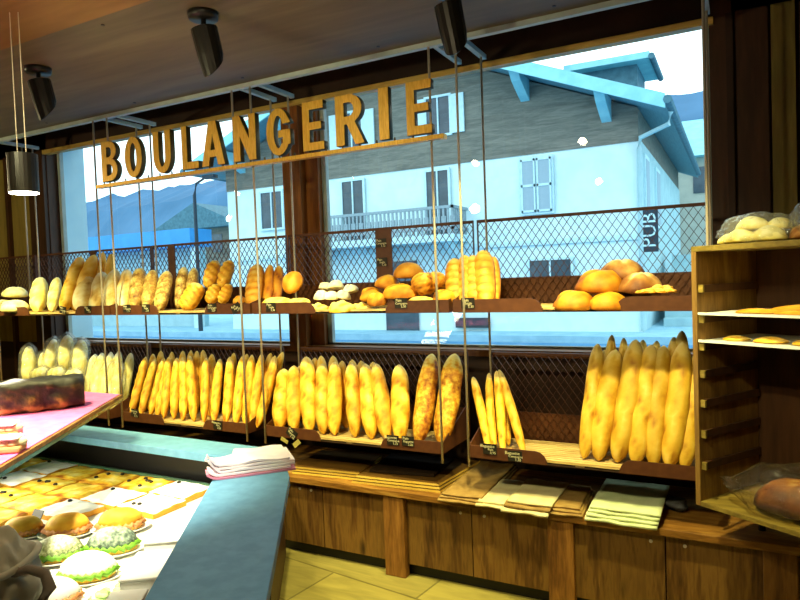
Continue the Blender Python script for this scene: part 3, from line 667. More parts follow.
DISC = boule_mesh('disc', .075, .075, .06, M['orange'], 4, .06, .08, -.05, 'noise', bd=.38)
uc('round_loaf', DISC, 291, 281.5, 3.13, 'round golden loaf standing on edge left of the mullion', 0, radians(68), 0, .98)
FLAT = boule_mesh('flat_loaf', .12, .07, .05, M['golden'], 6, .08, .08, .1, 'cuts', bd=.5)
ub('flat_loaf', FLAT, 277, 304, 3.07, 'flat golden loaf lying behind the lip, left of two', .1, .2, 0, .85, 'flat loaves left of the mullion')
ub('flat_loaf', FLAT, 299, 304, 3.06, 'flat golden loaf lying at the rounded lip end, right of two', -.1, .2, 0, .72, 'flat loaves left of the mullion')
FR = [boule_mesh('flour_roll', .045, .040, .05, M['floury'], s, .12, .12, .15, 'seam', bd=.5) for s in (1, 2)]
for i, (px, py, y, s, lab) in enumerate([(322, 299, 3.14, 1.1, 'floury white roll at the left foot of the roll heap'), (331, 299, 3.12, 1.0, 'floury white roll in the lower middle of the roll heap'), (343, 299, 3.15, 1.1, 'floury white roll at the right of the roll heap'), (325, 290, 3.20, 1.0, 'floury white roll topping the left of the roll heap'), (336, 289, 3.20, 1.1, 'floury white roll topping the middle of the roll heap'), (351, 293, 3.20, 1.1, 'floury roll with brown crust topping the right of the roll heap')]):
    ub('floury_roll', FR[i % 2], px, py, y, lab, i*.9, .2, 0, s, 'floury roll heap by the mullion', 'roll')
TW = boule_mesh('twist', .085, .045, .06, M['golden'], 12, .12, .2, .2, 'plait', n=34, rings=18, bd=.5)
for px, py, y, s, rz, lab in [(318, 311, 3.05, .75, .2, 'small golden loaf left of the shiny twisted loaf'), (342, 312, 3.03, 1.05, -.1, 'shiny twisted golden loaf in the gap between the lips'), (362, 310, 3.10, .7, .3, 'golden roll right of the shiny twisted loaf')]:
    ub('twisted_loaf', TW, px, py, y, lab, rz, .15, 0, s, 'twisted loaves in the tray gap')
RND = [boule_mesh('round', .062, .058, .066, M['golden'], s, .10, .16, -.12, p, bd=.36) for s, p in ((21, 'seam'), (22, 'cuts'), (23, 'noise'))]
OV = boule_mesh('oval', .105, .06, .075, M['golden'], 25, .09, .14, -.12, 'seam', bd=.36)
DOME = boule_mesh('dome', .085, .07, .085, M['orange'], 26, .05, .06, 0, 'noise', bd=.36)
NUT = boule_mesh('nut', .068, .062, .12, M['orange'], 27, .1, .16, .0, 'knob', n=30, rings=20, flat=.9, bd=.4)
for nm, me, px, py, y, s, rz, rx, lab in [
    ('round_loaf', RND[0], 371, 299, 3.12, 1.05, .4, .4, 'golden round loaf at the left foot of the round loaf pile'),
    ('round_loaf', RND[1], 378, 304, 3.05, 1.0, .1, .3, 'golden loaf at the front left end of the lip'),
    ('round_loaf', RND[2], 387, 288, 3.18, 1.15, 1.2, .2, 'golden round loaf stacked left behind the oval loaf'),
    ('oval_loaf', OV, 400, 297, 3.08, 1.0, .05, .25, 'large oval golden loaf in the middle of the pile'),
    ('dome_loaf', DOME, 409, 278, 3.20, 1.05, .2, .1, 'smooth domed loaf on top of the round loaf pile'),
    ('knobbly_loaf', NUT, 424, 295, 3.10, 1.0, 0, .0, 'knobbly round loaf standing right of the oval loaf'),
    ('knobbly_loaf', NUT, 436, 292, 3.18, .92, 1.4, .0, 'knobbly round loaf behind the steel rod'),
    ('flat_loaf', FLAT, 421, 302, 3.045, .62, 0, .1, 'flat bun behind the lip below the knobbly loaves'),
    ('round_loaf', RND[0], 444, 302, 3.06, 1.05, .5, .2, 'golden bun behind the lip left of the upright scored loaves')]:
    ub(nm, me, px, py, y, lab, rz, rx, 0, s, 'round loaf pile right of the mullion')
urow([(455, 454, 259, .95), (466, 464, 256, .9), (475, 473, 256, 1.0), (486, 483, 251, 1.05)], U_SCOR, .25, 'upright scored orange loaf, %s from left beside the bread pile', 'loaf', 'upright scored loaves', 'scored_loaf')
urow([(495, 493, 257, .7, 3.12, 3.28)], U_SCOR, .25, ['narrow scored loaf at the right end, behind the others'], 'loaf', 'upright scored loaves', 'scored_loaf')
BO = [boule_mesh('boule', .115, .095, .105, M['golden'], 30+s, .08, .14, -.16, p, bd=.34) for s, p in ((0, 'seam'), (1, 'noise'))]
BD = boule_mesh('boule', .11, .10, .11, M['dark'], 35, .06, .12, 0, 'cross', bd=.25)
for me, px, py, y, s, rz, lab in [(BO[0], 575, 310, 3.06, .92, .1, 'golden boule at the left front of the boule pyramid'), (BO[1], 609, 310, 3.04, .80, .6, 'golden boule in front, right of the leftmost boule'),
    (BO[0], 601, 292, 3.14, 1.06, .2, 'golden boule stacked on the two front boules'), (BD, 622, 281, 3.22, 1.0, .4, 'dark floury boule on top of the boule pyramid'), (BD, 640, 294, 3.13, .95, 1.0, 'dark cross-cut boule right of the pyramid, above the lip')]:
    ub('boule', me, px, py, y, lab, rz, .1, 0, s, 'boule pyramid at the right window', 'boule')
CK = boule_mesh('biscuit', .036, .034, .022, M['orange'], 38, .15, .2, .1, 'knob', bd=.4)
for i, (px, py, y) in enumerate([(642, 293, 3.05), (651, 293, 3.04), (660, 293, 3.04), (669, 293, 3.05), (647, 290, 3.08), (657, 289.5, 3.08), (666, 290, 3.08)]):
    ub('biscuit', CK, px, py, y, 'small rough biscuit showing above the lip by the rack, %s' % (('front row, %s from left' % ORD[i]) if i < 4 else ('top row, %s from left' % ORD[i-4])), i, .1, 0, .95, 'biscuits above the lip', 'biscuit')
YB3 = boule_mesh('flat_round', .10, .08, .085, M['pale'], 44, .07, .1, .05, 'seam', bd=.45)
for i, (px, py, y, s, lab) in enumerate([(4, 309, 3.08, .9, 'yellow round loaf at the picture edge, lower left'), (16, 311, 3.03, 1.05, 'yellow round loaf in front, at the rounded lip end'), (15, 297, 3.16, 1.0, 'yellow round loaf on top of the left heap')]):
    ub('round_loaf', YB3, px, py, y, lab, i*.8, .15, 0, s, 'yellow round loaves at the far left')

# ------------------------------------------------------------------ bench under the trays
BY, BT = 3.0, .475
bench = thing('wooden_bench', (-1.4, 3.3, 0), 'long low bench clad in aged pine boards below the bread trays', 'bench')
bm = BM(); box(bm, -6.0, 2.4, BY-.03, YW-.05, BT-.035, BT); obj('bench_top', bm, M['benchtop'], bench, bevel=.004)
edges = [-6.0, -5.2, -4.4, -3.6, -2.95, -2.42, -2.14, -1.66, -1.22, -.76, -.30, .12, .55, 1.1, 1.7, 2.4]
for i in range(len(edges)-1):
    bm = BM(); box(bm, edges[i]+.003, edges[i+1]-.003, BY+.012, BY+.035, .07, BT-.035); obj('front_board', bm, M['bench'], bench)
for x in (-3.4, -1.66, -.76, .14):
    bm = BM(); box(bm, x-.062, x+.062, BY-.02, BY+.03, .0, BT-.036); obj('post', bm, M['post'], bench, bevel=.004)
bm = BM(); box(bm, -6.0, 2.4, BY+.05, BY+.08, 0, .07); obj('plinth', bm, M['black'], bench)
for x in (-2.3, -2.22, -1.28, -1.15, -.36, -.22):
    for zz in (.40, .385):
        pass
    bm = BM(); tube(bm, [(x, BY+.008, .395), (x, BY+.013, .395)], .008, 8); obj('screw', bm, M['rod'], bench)
# stacks of boards
def sheet(name, poly, z, th, mats, label, cat, grp, mi_side=None):
    bm = BM(); prism(bm, [(x, y, z) for x, y in poly], (0, 0, th), 0, mi_side)
    return tag(obj(name, bm, mats), label, cat, grp)
for k in range(3):
    j = .006*k
    sheet('serving_board', [(-2.36-j, 3.02+j), (-1.93+j, 3.05+j), (-1.97, 3.42), (-2.4, 3.40)], BT+.001+k*.0145, .0115, [M['boardtop'], M['board']], 'thin wooden board, %s in the left stack beside the pink napkins' % ('lowest', 'middle', 'top')[k], 'board', 'left stack of thin boards', 1)
    sheet('serving_board', [(-1.93+j*2, 3.0+j), (-1.40-j, 3.03+j), (-1.36, 3.52), (-1.9, 3.5)], BT+.001+k*.0155, .012, [M['boardtop'], M['board']], 'thin wooden board, %s in the stack under the cheese breads' % ('lowest', 'middle', 'top')[k], 'board', 'right stack of thin boards', 1)
sheet('dark_sheet', [(-1.86, 3.08), (-1.48, 3.13), (-1.5, 3.45), (-1.9, 3.42)], BT+.048, .016, M['darkboard'], 'dark flat sheet lying on the right stack of boards', 'sheet', None)
# paper bags
def paper(name, x0, x1, y0, y1, z, th, mat, label, grp, droop=.03, seed=0, rz=0):
    """a folded flat bag whose front end hangs over the bench edge"""
    bm = BM(); nx, ny = 14, 18; V = []
    cx, cy = (x0+x1)/2, (y0+y1)/2
    for side in (0, 1):
        g = []
        for j in range(ny+1):
            r = []
            for i in range(nx+1):
                x = x0+(x1-x0)*i/nx; y = y0+(y1-y0)*j/ny
                zz = z+(th if side else 0)+.004*noise.noise(Vector((x*14+seed, y*14, seed)))*(1.5 if side else 1)
                e = max(0, (BY-.03)-y); zz -= droop*(e/.1)**1.3
                yy = y+.01*noise.noise(Vector((x*9+seed, 2.2, seed)))
                dx, dy = x-cx, yy-cy
                r.append(bm.verts.new((cx+dx*cos(rz)-dy*sin(rz), cy+dx*sin(rz)+dy*cos(rz), zz)))
            g.append(r)
        V.append(g)
    for s in (0, 1):
        for j in range(ny):
            for i in range(nx): bm.faces.new((V[s][j][i], V[s][j][i+1], V[s][j+1][i+1], V[s][j+1][i]))
    for j in range(ny):
        for i in (0, nx): bm.faces.new((V[0][j][i], V[0][j+1][i], V[1][j+1][i], V[1][j][i]))
    for i in range(nx):
        for j in (0, ny): bm.faces.new((V[0][j][i], V[0][j][i+1], V[1][j][i+1], V[1][j][i]))
    return tag(obj(name, bm, M[mat], smooth=True), label, 'paper bag', grp)
LV = ('lowest', 'second', 'third', 'top')
for k in range(3):
    paper('paper_bag', -1.38+.008*k, -1.13-.01*k, 2.93+.012*k, 3.56, BT+.004+.011*k, .008, 'kraft', 'flat brown paper bag beside the board stack, %s of three' % LV[k if k < 2 else 3], 'brown bags beside the boards', .02, k, .03)
for k in range(2):
    paper('paper_bag', -1.165+.01*k, -1.02, 2.93+.012*k, 3.3, BT+.004+.012*k, .010, 'cream', 'small cream paper bag left of the crumpled cream stack, %s of two' % ('lower', 'upper')[k], 'small cream bags', .02, 10+k)
for k in range(3):
    paper('paper_bag', -1.03+.012*k, -.80+.006*k, 2.92+.016*k, 3.3, BT+.004+.015*k, .011, ['cream', 'kraft', 'cream'][k], ['lower cream bag of the crumpled middle stack on the bench', 'brown bag between two cream bags in the middle stack', 'upper cream bag of the crumpled middle stack on the bench'][k], 'crumpled bag stack on the bench', .03, 20+k)
for k in range(3):
    paper('paper_bag', -.86, -.655-.01*k, 2.955+.015*k, 3.32, BT+.004+.010*k, .008, 'kraft', 'olive brown bag left of the pale green bags, %s of three' % LV[k if k < 2 else 3], 'olive brown bags', .03, 30+k, .04)
for k in range(4):
    paper('paper_bag', -.635+.006*k, -.325+.004*k, 2.94+.010*k, 3.40, BT+.004+.015*k, .012, 'greenwhite', 'pale green folded paper bag hanging over the bench edge, %s of four' % LV[k], 'pale green bags', .022, 40+k)
bm = BM()
bmesh.ops.create_icosphere(bm, subdivisions=3, radius=.05)
for v in bm.verts:
    v.co *= 1+.5*noise.noise(v.co*30); v.co.z *= .55; v.co.x *= 1.3; v.co += Vector((-.27, 3.22, BT+.035))
tag(obj('crumpled_film', bm, simple('grey_film', '4a4a4c', '38383a', .3, 20, 0, .4), smooth=True), 'crumpled grey plastic film lying on the bench beside the rack', 'plastic film')

# ------------------------------------------------------------------ wooden rack, right
RA = Vector((.846, -.533, 0)).normalized(); RB = Vector((.533, .846, 0)).normalized(); RZ = Vector((0, 0, 1))
RO = Vector((-.163, 2.84, 0)); RT, RBT, RW, RD = 1.70, .645, .76, .42
rack = thing('wooden_rack', RO+RA*RW/2+RB*RD/2, 'open wooden bakery rack with slide-in trays at the right', 'rack')
def rb(name, lo, hi, mat, bev=.002):
    bm = BM(); obox(bm, RO, RA, RB, RZ, lo, hi); return obj(name, bm, M[mat], rack, bevel=bev)
rb('side_panel', (0, 0, RBT), (.022, RD, RT-.022), 'rackw'); rb('side_panel', (RW-.022, 0, RBT), (RW, RD, RT-.022), 'rackw')
rb('top_panel', (0, 0, RT-.022), (RW, RD, RT), 'rackx'); rb('bottom_panel', (.022, .0, RBT), (RW-.022, RD, RBT+.02), 'rackx')
rb('back_panel', (.022, RD-.012, RBT+.02), (RW-.022, RD, RT-.022), 'wallb')
RZS = [.81, .94, 1.065, 1.185, 1.297, 1.407, 1.53]
for z in RZS:
    for a, b in ((.022, .042), (RW-.042, RW-.022)):
        bm = BM(); obox(bm, RO, RA, RB, RZ, (a, .012, z-.016), (b, .022, z+.014), 1); obox(bm, RO, RA, RB, RZ, (a, .022, z-.016), (b-.006 if a < .1 else b, RD-.02, z+.014), 0); obj('runner', bm, [M['wallb'], M['rackx']], rack)  # runner bodies coloured dark for the shade inside the rack
for a, b, z0 in ((.06, RD-.06, BT), (RW-.06, RD-.06, 0), (RW-.06, .06, 0)):
    bm = BM(); c = RO+RA*a+RB*b; tube(bm, [c+RZ*z0, c+RZ*RBT], .015, 8); obj('leg', bm, M['blackm'], rack)
def rack_tray(z, label):
    t = thing('baking_tray', RO+RA*RW/2+RB*RD/2+RZ*z, label, 'baking tray', 'trays in the wooden rack')
    bm = BM(); obox(bm, RO, RA, RB, RZ, (.026, .004, z), (RW-.026, RD-.03, z+.006)); obj('tray_sheet', bm, M['white'], t)
    bm = BM(); obox(bm, RO, RA, RB, RZ, (.026, 0, z), (RW-.026, .005, z+.010)); obj('tray_rim', bm, M['white'], t)
    return t
ZT1, ZT2 = 1.425, 1.315
rack_tray(ZT1, 'pale baking tray with thin flatbreads, upper of two in the rack'); rack_tray(ZT2, 'pale baking tray with flat loaves, lower of two in the rack')
def rp(a, b, z): return RO+RA*a+RB*b+RZ*z
ROTR = atan2(RA.y, RA.x)
FB = boule_mesh('flatbread', .10, .055, .018, M['orange'], 50, .1, .1, .0, 'noise', bd=.4)
for a, b, z, s, rz, ry, lab in ((.22, .10, ZT1+.007, .95, .1, 0, 'thin flatbread lying low at the left of the upper rack tray'), (.33, .16, ZT1+.018, 1.1, .35, -.08, 'thin flatbread resting tilted on the others in the upper tray'), (.36, .08, ZT1+.007, .8, -.2, 0, 'thin flatbread at the right of the upper rack tray, underneath'), (.46, .14, ZT1+.022, 1.1, -.1, .05, 'thin flatbread on top at the right of the upper rack tray')):
    put('flatbread', FB, sit(rp(a, b, z), ROTR+rz, 0, ry, s), lab, 'flatbread', 'flatbreads on the upper rack tray')
FB2 = boule_mesh('flat_loaf', .065, .05, .024, M['golden'], 55, .06, .08, .1, 'seam', bd=.45)
for a, s, lab in ((.13, .8, 'flat golden loaf, left one on the lower rack tray'), (.265, .95, 'flat golden loaf, middle one on the lower rack tray'), (.41, .95, 'flat golden loaf, right one on the lower rack tray')):
    put('flat_loaf', FB2, sit(rp(a, .09, ZT2+.007), ROTR, 0, 0, s), lab, 'flat loaf', 'flat loaves on the lower rack tray')
# bagged bread on the rack and in it
def bag_heap(name, c, ax, rx, ry, h, loaves, label, film_mat, lm, seed):
    t = thing(name, c, label, 'bagged bread', None)
    for i, (dx, dy, dz, s, rz) in enumerate(loaves):
        o = bpy.data.objects.new('loaf', lm[i % len(lm)]); COL.objects.link(o); o.parent = t
        o.location = ax*dx+Vector((-ax.y, ax.x, 0))*dy+RZ*dz; o.rotation_euler = (0, 0, atan2(ax.y, ax.x)+rz); o.scale = (s, s, s)
    bm = BM(); bmesh.ops.create_icosphere(bm, subdivisions=5, radius=1)
    ay = Vector((-ax.y, ax.x, 0))
    for v in bm.verts:
        p = v.co.copy(); nz = noise.noise(p*2.2+Vector((seed, 0, 0))); n2 = noise.noise(p*6+Vector((seed, 3, 0)))
        d = 1+.16*nz+.10*n2
        x = p.x*d
        taper = 1
        if x < -.55: taper = max(.25, 1-(-.55-x)*1.5)
        if x < -.88: taper += (-.88-x)*2.5
        z = p.z*d*taper
        v.co = c+ax*(x*rx)+ay*(p.y*d*ry*taper)+RZ*(max(-.02, z*.62+.42)*h if True else 0)
    obj('plastic_bag', bm, M[film_mat], t, True)
    return t
LB = boule_mesh('loaf', .075, .055, .07, M['pale'], 60, .08, .1, .05, 'seam', bd=.42)
LBD = boule_mesh('loaf', .07, .055, .07, M['dark'], 62, .08, .1, .05, 'seam', bd=.4)
bag_heap('bagged_bread', rp(.19, .12, RT), RA, .155, .085, .112, [(-.10, 0, .003, .62, .2), (-.03, -.03, .003, .85, .1), (.07, -.02, .003, .9, -.2), (.0, .04, .003, .9, .5), (.0, -.01, .05, .8, .3), (.085, .02, .045, .7, -.4)], 'clear bag of pale rolls lying on top of the rack, left end', 'plastic', [LB], 2)
bag_heap('bagged_bread', rp(.48, .14, RT), RA, .17, .11, .17, [(-.09, -.02, .003, .9, .1), (.02, -.03, .003, 1.2, .2), (.11, -.01, .003, 1.0, -.1), (-.03, .03, .06, 1.0, .6), (.07, .0, .075, 1.1, -.3)], 'clear bag of brown loaves on top of the rack, right of the pale rolls', 'plastic', [LBD, LB], 8)
LBIG = boule_mesh('loaf', .19, .11, .14, M['dark'], 66, .05, .05, -.10, 'cuts', bd=.22)
bag_heap('bagged_bread', rp(.33, .15, RBT+.02), (RA*.96+RB*.28).normalized(), .265, .14, .185, [(.03, 0, .006, 1.0, 0)], 'large brown loaf in crinkled plastic on the bottom of the rack', 'darkfilm', [LBIG], 15)

# ------------------------------------------------------------------ display case
CZ = .90
UD = Vector((-.563, .826, 0)); VD = Vector((.826, .563, 0))
case = thing('display_case', (-2.2, 1.6, 0), 'low bakery display case with a slate blue counter edge', 'display case')
k_in = Vector((-1.70, 1.70, 0)); k_out = Vector((-1.47, 1.865, 0))
bm = BM(); prism(bm, [(-4.4, 2.03, CZ-.035), (-1.90, 1.985, CZ-.035), (*(k_in)[:2], CZ-.035), (*(k_in-UD*1.9)[:2], CZ-.035), (*(k_out-UD*1.9)[:2], CZ-.035), (*k_out[:2], CZ-.035), (-1.74, 2.16, CZ-.035), (-4.4, 2.20, CZ-.035)], (0, 0, .035))
obj('counter_top', bm, M['slate'], case, bevel=.003)
# outer panels (the customer side runs on to the bench)
pa = Vector((-2.40, 2.98, 0)); 
bm = BM(); prism(bm, [pa, pa-UD*1.35, pa-UD*1.35-VD*.02, pa-VD*.02], (0, 0, .43)); obj('low_panel', bm, M['wallb'], case)
pb = pa-UD*1.30
bm = BM(); prism(bm, [pb, pb-UD*2.0, pb-UD*2.0-VD*.02, pb-VD*.02], (0, 0, CZ-.036)); obj('side_panel', bm, M['wallb'], case)
bm = BM(); prism(bm, [(-4.4, 2.13, 0), (-1.80, 2.10, 0), (-1.80, 2.12, 0), (-4.4, 2.15, 0)], (0, 0, CZ-.036)); obj('back_panel', bm, M['black'], case)
bm = BM(); prism(bm, [(-4.4, 2.09, .70), (-1.95, 2.07, .70), (-1.80, 1.90, .70), (*(k_in-UD*.05-VD*.02)[:2], .70), (*(k_in-UD*1.9-VD*.02)[:2], .70), (-4.4, .15, .70)], (0, 0, .015)); obj('deck', bm, M['toilet'], case)
bm = BM(); prism(bm, [k_in-VD*.012+RZ*.70, k_in-UD*1.9-VD*.012+RZ*.70, k_in-UD*1.9+RZ*.70, k_in+RZ*.70], (0, 0, CZ-.035-.70)); obj('inner_panel', bm, M['wallb'], case)
bm = BM(); prism(bm, [(-4.4, 2.055, .715), (-1.98, 2.045, .715), (-1.98, 2.06, .715), (-4.4, 2.07, .715)], (0, 0, .03)); obj('rail', bm, M['glassgreen'], case)
bm = BM(); prism(bm, [(-4.3, .4, 0), (-1.6, .4, 0), (-2.0, 1.9, 0), (-4.3, 1.9, 0)], (0, 0, .695)); obj('carcass', bm, M['black'], case)
DZ = .716
# upper glass shelf with pink paper
SZ = 1.12
e0, e1 = Vector((-1.80, .965, 0)), Vector((-2.56, 2.03, 0)); ed = (e1-e0).normalized(); en = Vector((-ed.y, ed.x, 0))
shelf = thing('glass_shelf', (-2.6, 1.5, SZ), 'upper shelf with thick green glass edge above the pizza squares', 'shelf')
e0s = e0-ed*.5
bm = BM(); prism(bm, [tuple(e0s+RZ*(SZ-.03)), tuple(e1+RZ*(SZ-.03)), (-3.6, 2.03, SZ-.03), (-3.6, .4, SZ-.03)], (0, 0, .013)); obj('glass_plate', bm, M['glassgreen'], shelf)
bm = BM(); prism(bm, [tuple(e0s+RZ*(SZ-.016)), tuple(e1+RZ*(SZ-.016)), tuple(e1+en*.03+RZ*(SZ-.016)), tuple(e0s+en*.03+RZ*(SZ-.016))], (0, 0, .014)); obj('wood_rim', bm, M['post'], shelf)
for x, y in ((-3.1, 1.2), (-3.3, 1.9)):
    bm = BM(); tube(bm, [(x, y, .715), (x, y, SZ-.03)], .012, 8); obj('post', bm, M['rod'], shelf)
bm = BM(); prism(bm, [tuple(e0s+en*.012+RZ*(SZ-.001)), tuple(e1+en*.012-ed*.01+RZ*(SZ-.001)), (-3.58, 2.02, SZ-.001), (-3.58, .45, SZ-.001)], (0, 0, .002))
tag(obj('pink_paper', bm, M['pink']), 'sheet of bright pink paper lining the upper shelf', 'paper')
# the dark cake
def brick_mesh(name, a, b, wid, h, mat, seed, wob):
    """a rough loaf-cake between plan points a and b (its near long side), widening away"""
    bm = BM(); ax = (b-a); L = ax.length; ax.normalize(); ay = Vector((-ax.y, ax.x, 0))
    if ay.dot(Vector((-1, 1, 0))) < 0: ay = -ay
    nx, na = 26, 28; R = []; vals = []
    for i in range(nx+1):
        t = i/nx; pr = min(1, (1-abs(2*t-1)**10)+.0)**.5 if 0 < i < nx else .55
        ring = []
        for k in range(na):
            q = 2*pi*k/na; cx, cz = cos(q), sin(q)
            ex = 4.5; s = (abs(cx)**ex+abs(cz)**ex)**(-1/ex)
            y, z = cx*s*.5, cz*s*.5
            nz = noise.noise(Vector((t*6+seed, y*4, z*4)))+.5*noise.noise(Vector((t*16+seed, y*11, z*11)))
            d = 1+wob*nz
            P = a+ax*(L*t)+ay*(wid*(.5+y*pr*d))+RZ*(h*max(0, .5+z*(.94+.06*pr)*d))
            ring.append(bm.verts.new(P)); vals.append(min(1, max(0, (.50 if z < .34 else .12)+.35*nz+(.3 if (z < -.3) else 0))))
        R.append(ring)
    for i in range(nx):
        for k in range(na): bm.faces.new((R[i][k], R[i][(k+1) % na], R[i+1][(k+1) % na], R[i+1][k]))
    bm.faces.new(R[0][::-1]); bm.faces.new(R[-1])
    return bm, vals
c0, c1 = atz(-14, 419, SZ+.002), atz(86, 407, SZ+.002)
bm, vals = brick_mesh('cake', c0, c1, .17, .13, None, 3, .13)
o = obj('dark_cake', bm, M['choc'], smooth=True); crust_attr(o.data, vals)
tag(o, 'large dark crusted loaf cake on the pink paper', 'cake')
# cream pastry at the left edge
def pastry(px, py, rz, label, s=1.0):
    p = atz(px, py, SZ+.002)
    t = thing('cream_pastry', p, label, 'pastry', 'cream pastries on the pink paper')
    ax = Vector((cos(rz), sin(rz), 0)); ay = Vector((-sin(rz), cos(rz), 0))
    bm = BM(); obox(bm, p, ax, ay, RZ, (-.07*s, -.045*s, 0), (.07*s, .045*s, .025*s)); obj('pastry_base', bm, M['ham'], t, bevel=.006)
    bm = BM()
    for q in range(4):
        c = p+ax*((-.05+.033*q)*s)+RZ*.034*s
        bmesh.ops.create_uvsphere(bm, u_segments=12, v_segments=8, radius=.026*s, matrix=Matrix.Translation(c) @ Matrix.Diagonal((1, 1.5, .8, 1)))
    obj('cream', bm, M['cream'], t, True)
    bm = BM(); obox(bm, p, ax, ay, RZ, (-.075*s, -.04*s, .05*s), (.062*s, .04*s, .062*s)); obj('pastry_lid', bm, M['quiche'], t, bevel=.005)
    if 'crust' not in t.children[-1].data.attributes: crust_attr(t.children[-1].data, [.7]*len(t.children[-1].data.vertices))
    return t
pastry(4, 452, radians(40), 'cream filled pastry at the left edge of the pink paper, front one', .8); pastry(2, 437, radians(40), 'cream filled pastry behind the front one on the pink paper', .8)

# pizza squares in an even grid ------------------------------------------------------
def slab_mesh(w, d, h, mat, seed, topc, olives):
    bm = BM(); n = 10; g = []; vals = []
    for j in range(n+1):
        r = []
        for i in range(n+1):
            x, y = w*(i/n-.5), d*(j/n-.5)
            z = h+.006*noise.noise(Vector((x*25+seed, y*25, 0)))
            ed_ = min(i, n-i, j, n-j)
            if ed_ == 0: z -= .006
            r.append(bm.verts.new((x, y, z))); vals.append(min(1, max(0, topc+.4*noise.noise(Vector((x*16+seed, y*16, 5)))-(.2 if ed_ == 0 else 0))))
        g.append(r)
    for j in range(n):
        for i in range(n): bm.faces.new((g[j][i], g[j][i+1], g[j+1][i+1], g[j+1][i]))
    bl = [bm.verts.new((x, y, 0)) for x, y in ((-w/2, -d/2), (w/2, -d/2), (w/2, d/2), (-w/2, d/2))]; vals += [.2]*4
    bnd = [g[0][i] for i in range(n+1)], [g[j][n] for j in range(n+1)], [g[n][i] for i in range(n, -1, -1)], [g[j][0] for j in range(n, -1, -1)]
    for q, e in enumerate(bnd):
        f = bm.faces.new(list(e)+[bl[(q+1) % 4], bl[q]]); f.material_index = 1
    me = mesh_from(bm, 'square', [mat, M['pizzaside']]); crust_attr(me, vals)
    bo = None
    if olives:
        bm = BM(); random.seed(seed)
        for _ in range(olives):
            x, y = random.uniform(-w*.38, w*.38), random.uniform(-d*.38, d*.38)
            bmesh.ops.create_uvsphere(bm, u_segments=8, v_segments=5, radius=.010, matrix=Matrix.Translation((x, y, h+.004)) @ Matrix.Diagonal((1, 1, .6, 1)))
        bo = mesh_from(bm, 'olives', M['olives'], True)
    return me, bo
W1, D1 = .215, .165
S_WH = [slab_mesh(W1, D1, .028, M['quiche'], 1, .7, 1), slab_mesh(W1, D1, .028, M['quiche'], 4, .6, 2)]
S_PZ = [slab_mesh(W1, D1, .024, M['pizza'], s, .5, n) for s, n in ((11, 4), (12, 6), (13, 3), (14, 0))]
rows_y = [1.965, 1.79, 1.615, 1.44]
rown = ['in the rearmost row', 'in the second row', 'in the third row', 'in the row nearest the grey bag']
for r, y in enumerate(rows_y):
    xr = [-2.14, -2.12, -2.39, -2.62][r]; nn = [6, 6, 5, 3][r]
    for c in range(nn):
        x = xr-c*(W1+.012)
        white = (r, c) in ((0, 0), (0, 4), (1, 1), (2, 0), (1, 4), (1, 0))
        me, ol = (S_WH if white else S_PZ)[(r+c) % (2 if white else 4)]
        lab = '%s square %s, %s from the right' % ('white-topped' if white else 'yellow pizza', rown[r], ORD[c])
        t = thing('pizza_square', (x, y, DZ+.001), lab, 'pizza', 'pizza squares in the display case')
        t.rotation_euler = (0, 0, random.uniform(-.04, .04))
        o = bpy.data.objects.new('square_base', me); COL.objects.link(o); o.parent = t
        if ol: o = bpy.data.objects.new('olives', ol); COL.objects.link(o); o.parent = t
bm = BM(); p = atz(36, 519, DZ+.02); obox(bm, p, Vector((1, 0, 0)), Vector((0, .5, .86)), Vector((0, -.86, .5)), (-.03, 0, 0), (.03, .035, .003))
tag(obj('price_card', bm, M['tag']), 'small black price card between the pizza squares and the rolls', 'price card')
# filled rolls on plates
def plate_mesh(rx, ry):
    bm = BM(); n = 28; prof = [(0, .003), (.7, .003), (.86, .010), (1.0, .016), (1.0, .013), (.84, .005), (.68, 0), (0, 0)]
    R = []
    for q, z in prof:
        R.append([bm.verts.new((rx*max(q, .01)*cos(2*pi*k/n), ry*max(q, .01)*sin(2*pi*k/n), z)) for k in range(n)])
    for i in range(len(R)-1):
        for k in range(n): bm.faces.new((R[i][k], R[i][(k+1) % n], R[i+1][(k+1) % n], R[i+1][k]))
    bm.faces.new(R[0]); bm.faces.new(R[-1])
    return mesh_from(bm, 'plate', M['plate'], True)
PLATE = plate_mesh(.098, .072)
def bun_set(mat, seed, flour, pat, bd): return boule_mesh('bun_top', .082, .052, .055, mat, seed, .05, .08, flour, pat, flat=.05, bd=bd)
SEEDG = crust('seeded_roll', ['3c4828', '78865a', 'b4bc84', 'dce0b0', 'f4f4d8'], nscale=110, nstr=1.2, bump=.5)
SEEDD = crust('dark_seeded_roll', ['28322c', '4c5c50', '7c8c78', 'b4bca0', 'e4e4cc'], nscale=80, nstr=1.1, bump=.5)
B_G, B_S, B_D, B_W = bun_set(M['golden'], 70, 0, 'noise', .34), bun_set(SEEDG, 71, 0, 'noise', .38), bun_set(SEEDD, 72, 0, 'noise', .22), bun_set(M['whitebun'], 73, .1, 'noise', .6)
BOT = boule_mesh('bun_base', .080, .051, .022, M['golden'], 75, .03, .05, .1, 'noise', flat=.3, bd=.5)
bm = BM(); n = 40
ringv = []
for q, z in ((.3, .018), (1.0, .014), (1.08, .022), (1.0, .030), (.3, .030)):
    ringv.append([bm.verts.new((.082*q*(1+.10*sin(k*2.3+q*5))*cos(2*pi*k/n), .054*q*(1+.10*sin(k*2.3+q*5))*sin(2*pi*k/n), z+.005*sin(k*3.1))) for k in range(n)])
for i in range(len(ringv)-1):
    for k in range(n): bm.faces.new((ringv[i][k], ringv[i][(k+1) % n], ringv[i+1][(k+1) % n], ringv[i+1][k]))
LET_ME = mesh_from(bm, 'lettuce', M['lettuce'], True)
HAM_ME = LET_ME.copy(); HAM_ME.materials.clear(); HAM_ME.materials.append(M['ham'])
AV = atan2(VD.y, VD.x)
